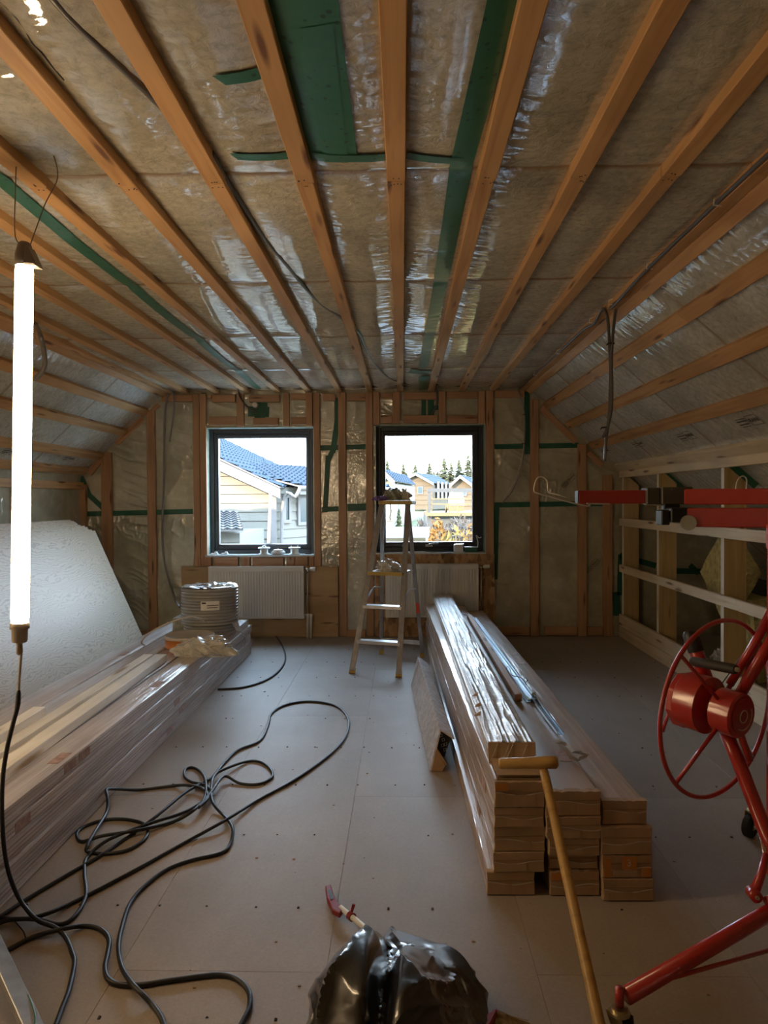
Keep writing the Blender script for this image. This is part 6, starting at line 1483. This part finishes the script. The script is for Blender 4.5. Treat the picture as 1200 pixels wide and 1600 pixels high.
# ================================================================== BLACK BAG and BRUSH
def surf_bag():
    """two bulging lobes of thin black film with a gathered fold between"""
    b_ = bmesh.new(); bmesh.ops.create_icosphere(b_, subdivisions=6, radius=1.0)
    cx, cy = atZ(600, 1590, .12).x, 1.69
    for v in b_.verts:
        c = v.co.copy(); x, y, z = c.x, c.y, c.z
        f1 = float(ridge(x * 1.6 + y * .9 + 6, z * 1.4 - y * 1.1 + 4, 3)); f2 = float(ridge(x * 3.1 - y * 1.5 + 8, y * 2.8 + z * 2 + 6, 7)); f3 = float(vn(x * 1.3 + 5, y * 1.3 + z * 1.1 + 5, 9)); f4 = float(ridge(x * 6 + 9, y * 5 + z * 4 + 9, 14))
        r = 1 + .13 * (f1 - .35) + .07 * (f2 - .3) + .20 * (f3 - .5) + .02 * f4
        X = x * r * .200; Y = y * r * .27; Z = max(-.5, z * r)
        groove = math.exp(-((x + .02 - .12 * y) / .13) ** 2) * max(0, z + .25)
        Zr = (Z + .5) * .150 * (1 - .30 * groove) * (1.0 - .10 * (x > 0))
        v.co = Vector((cx + X, cy + Y, .001 + Zr))
    me = bpy.data.meshes.new('rubbish_bag'); b_.to_mesh(me); b_.free(); me.materials.append(M['bag']); o = bpy.data.objects.new('rubbish_bag', me); COL.objects.link(o); autosmooth(o, 24); return o
bag = surf_bag(); tag(bag, 'crumpled black plastic rubbish bag lying on the floor at the bottom middle', 'bag')
# long fold of the bag reaching up and right
bf = thing('bag_fold', 'long rolled fold of black plastic along the right side of the rubbish bag', 'bag')
bpy.data.objects.remove(bf)
mb = MB()
fold = [atZ(x, y, z_) for x, y, z_ in ((612, 1462, .05), (622, 1470, .075), (645, 1490, .10), (668, 1512, .10), (690, 1545, .085), (708, 1580, .06), (722, 1625, .04))]
sp_ = spline(fold, 5); ns = len(sp_)
ring = []; prev = None
for i, p in enumerate(sp_):
    t = i / (ns - 1); t_ = (sp_[min(i + 1, ns - 1)] - sp_[max(i - 1, 0)]).normalized(); s = t_.cross(Vector((0, 0, 1))).normalized()
    rx_ = (.022 + .075 * math.sin(min(1, t * 1.6) * math.pi / 2)) * (1 if t < .8 else 1 - (t - .8) * 1.2); rz_ = .020 + .025 * t
    v = mb.verts([p + s * (rx_ * math.cos(a_) * (1 + .25 * (float(ridge(a_ * 1.2 + 3, t * 5, 4)) - .3))) + Vector((0, 0, rz_ * math.sin(a_) * (1 + .7 * (float(ridge(a_ * 1.5, t * 3 + 2, 5)) - .3)))) for a_ in np.linspace(0, 2 * math.pi, 26, endpoint=False)])
    if prev:
        for k in range(26): mb.face([prev[k], prev[(k + 1) % 26], v[(k + 1) % 26], v[k]])
    else: mb.face(v)
    prev = v
mb.face(prev[::-1]); o = mb.build('rolled_fold', 'bag', None); autosmooth(o, 26); attach(o, bag)
# long-handled brush under it
br = thing('brush', 'long brush with dark red handle end and white shaft passing under the black bag', 'brush', atZ(600, 1500, 0))
q0 = atZ(532, 1418, .03); q1 = atZ(590, 1466, .035); q2 = atZ(738, 1590, .055)
mb = MB(); mb.tube([q0, q1, q2], .0085, 12); mb.build('shaft', 'white_plastic', br, True)
pz = [atZ(x, y, .034) for x, y in ((508, 1384), (517, 1381), (521, 1396), (528, 1409), (537, 1418), (531, 1426), (519, 1420), (511, 1403))]
mb = MB(); mb.prism(pz, (0, 0, -.02)); mb.bevel(.003); hkh = mb.build('hook_handle', 'red_plastic', br)
mb = MB(); mb.prism([atZ(x, y, .0352) for x, y in ((512, 1391), (516, 1390), (521, 1404), (517, 1406))], (0, 0, .0008)); mb.build('handle_slot', 'black', hkh)
a = atZ(549, 1432, .03); mb = MB(); dd = (q1 - q0).normalized(); mb.tube([a - dd * .01, a + dd * .008], .0135, 14); mb.prism([a + Vector((-.004, 0, .01)), a + Vector((.004, 0, .01)), a + Vector((.012, .012, .03)), a + Vector((.002, .012, .032))], (0, .006, 0)); mb.build('clip', 'red_plastic', br)
hd = atZ(752, 1590, .05)
mb = MB(); mb.prism([atZ(x, y, .07) for x, y in ((742, 1588), (754, 1587), (768, 1578), (776, 1573), (778, 1578), (764, 1606), (745, 1604))], (0, 0, -.03)); mb.bevel(.004); mb.build('brush_head', 'red_plastic', br)
mb = MB(); rnd = random.Random(4)
for k in range(420):
    u = rnd.random(); s = atZ(774, 1576, .062).lerp(atZ(763, 1606, .062), u); s.z -= rnd.random() * .022
    e = s + Vector((.075 + rnd.uniform(-.012, .012), -.012 + rnd.uniform(-.02, .02) - .01 * u, -.028 + rnd.uniform(-.008, .006)))
    mb.tube([s, e], .0012, 3, False)
o = mb.build('bristles', 'bristle', br); o['kind'] = 'stuff'

# ================================================================== ALUMINIUM PROFILE bottom left
pf = thing('aluminium_profile', 'grey aluminium profile with a green string, cut off at the bottom left corner', 'profile', (-.8, 1.6, 0))
a = atZ(-26, 1440, .09); b = atZ(52, 1608, .045)
o = beam('profile_body', a, b + (b - a) * .6, .045, .02, 'alu_dull', pf, (.25, 0, 1), .002)
a = atZ(3, 1483, .11); mb = MB(); mb.tube(spline([atZ(x, y, .06) for x, y in ((2, 1488), (14, 1508), (32, 1535), (46, 1560), (54, 1582), (55, 1600), (50, 1625))], 6), .0026, 6); mb.build('green_string', 'tape', pf, True)
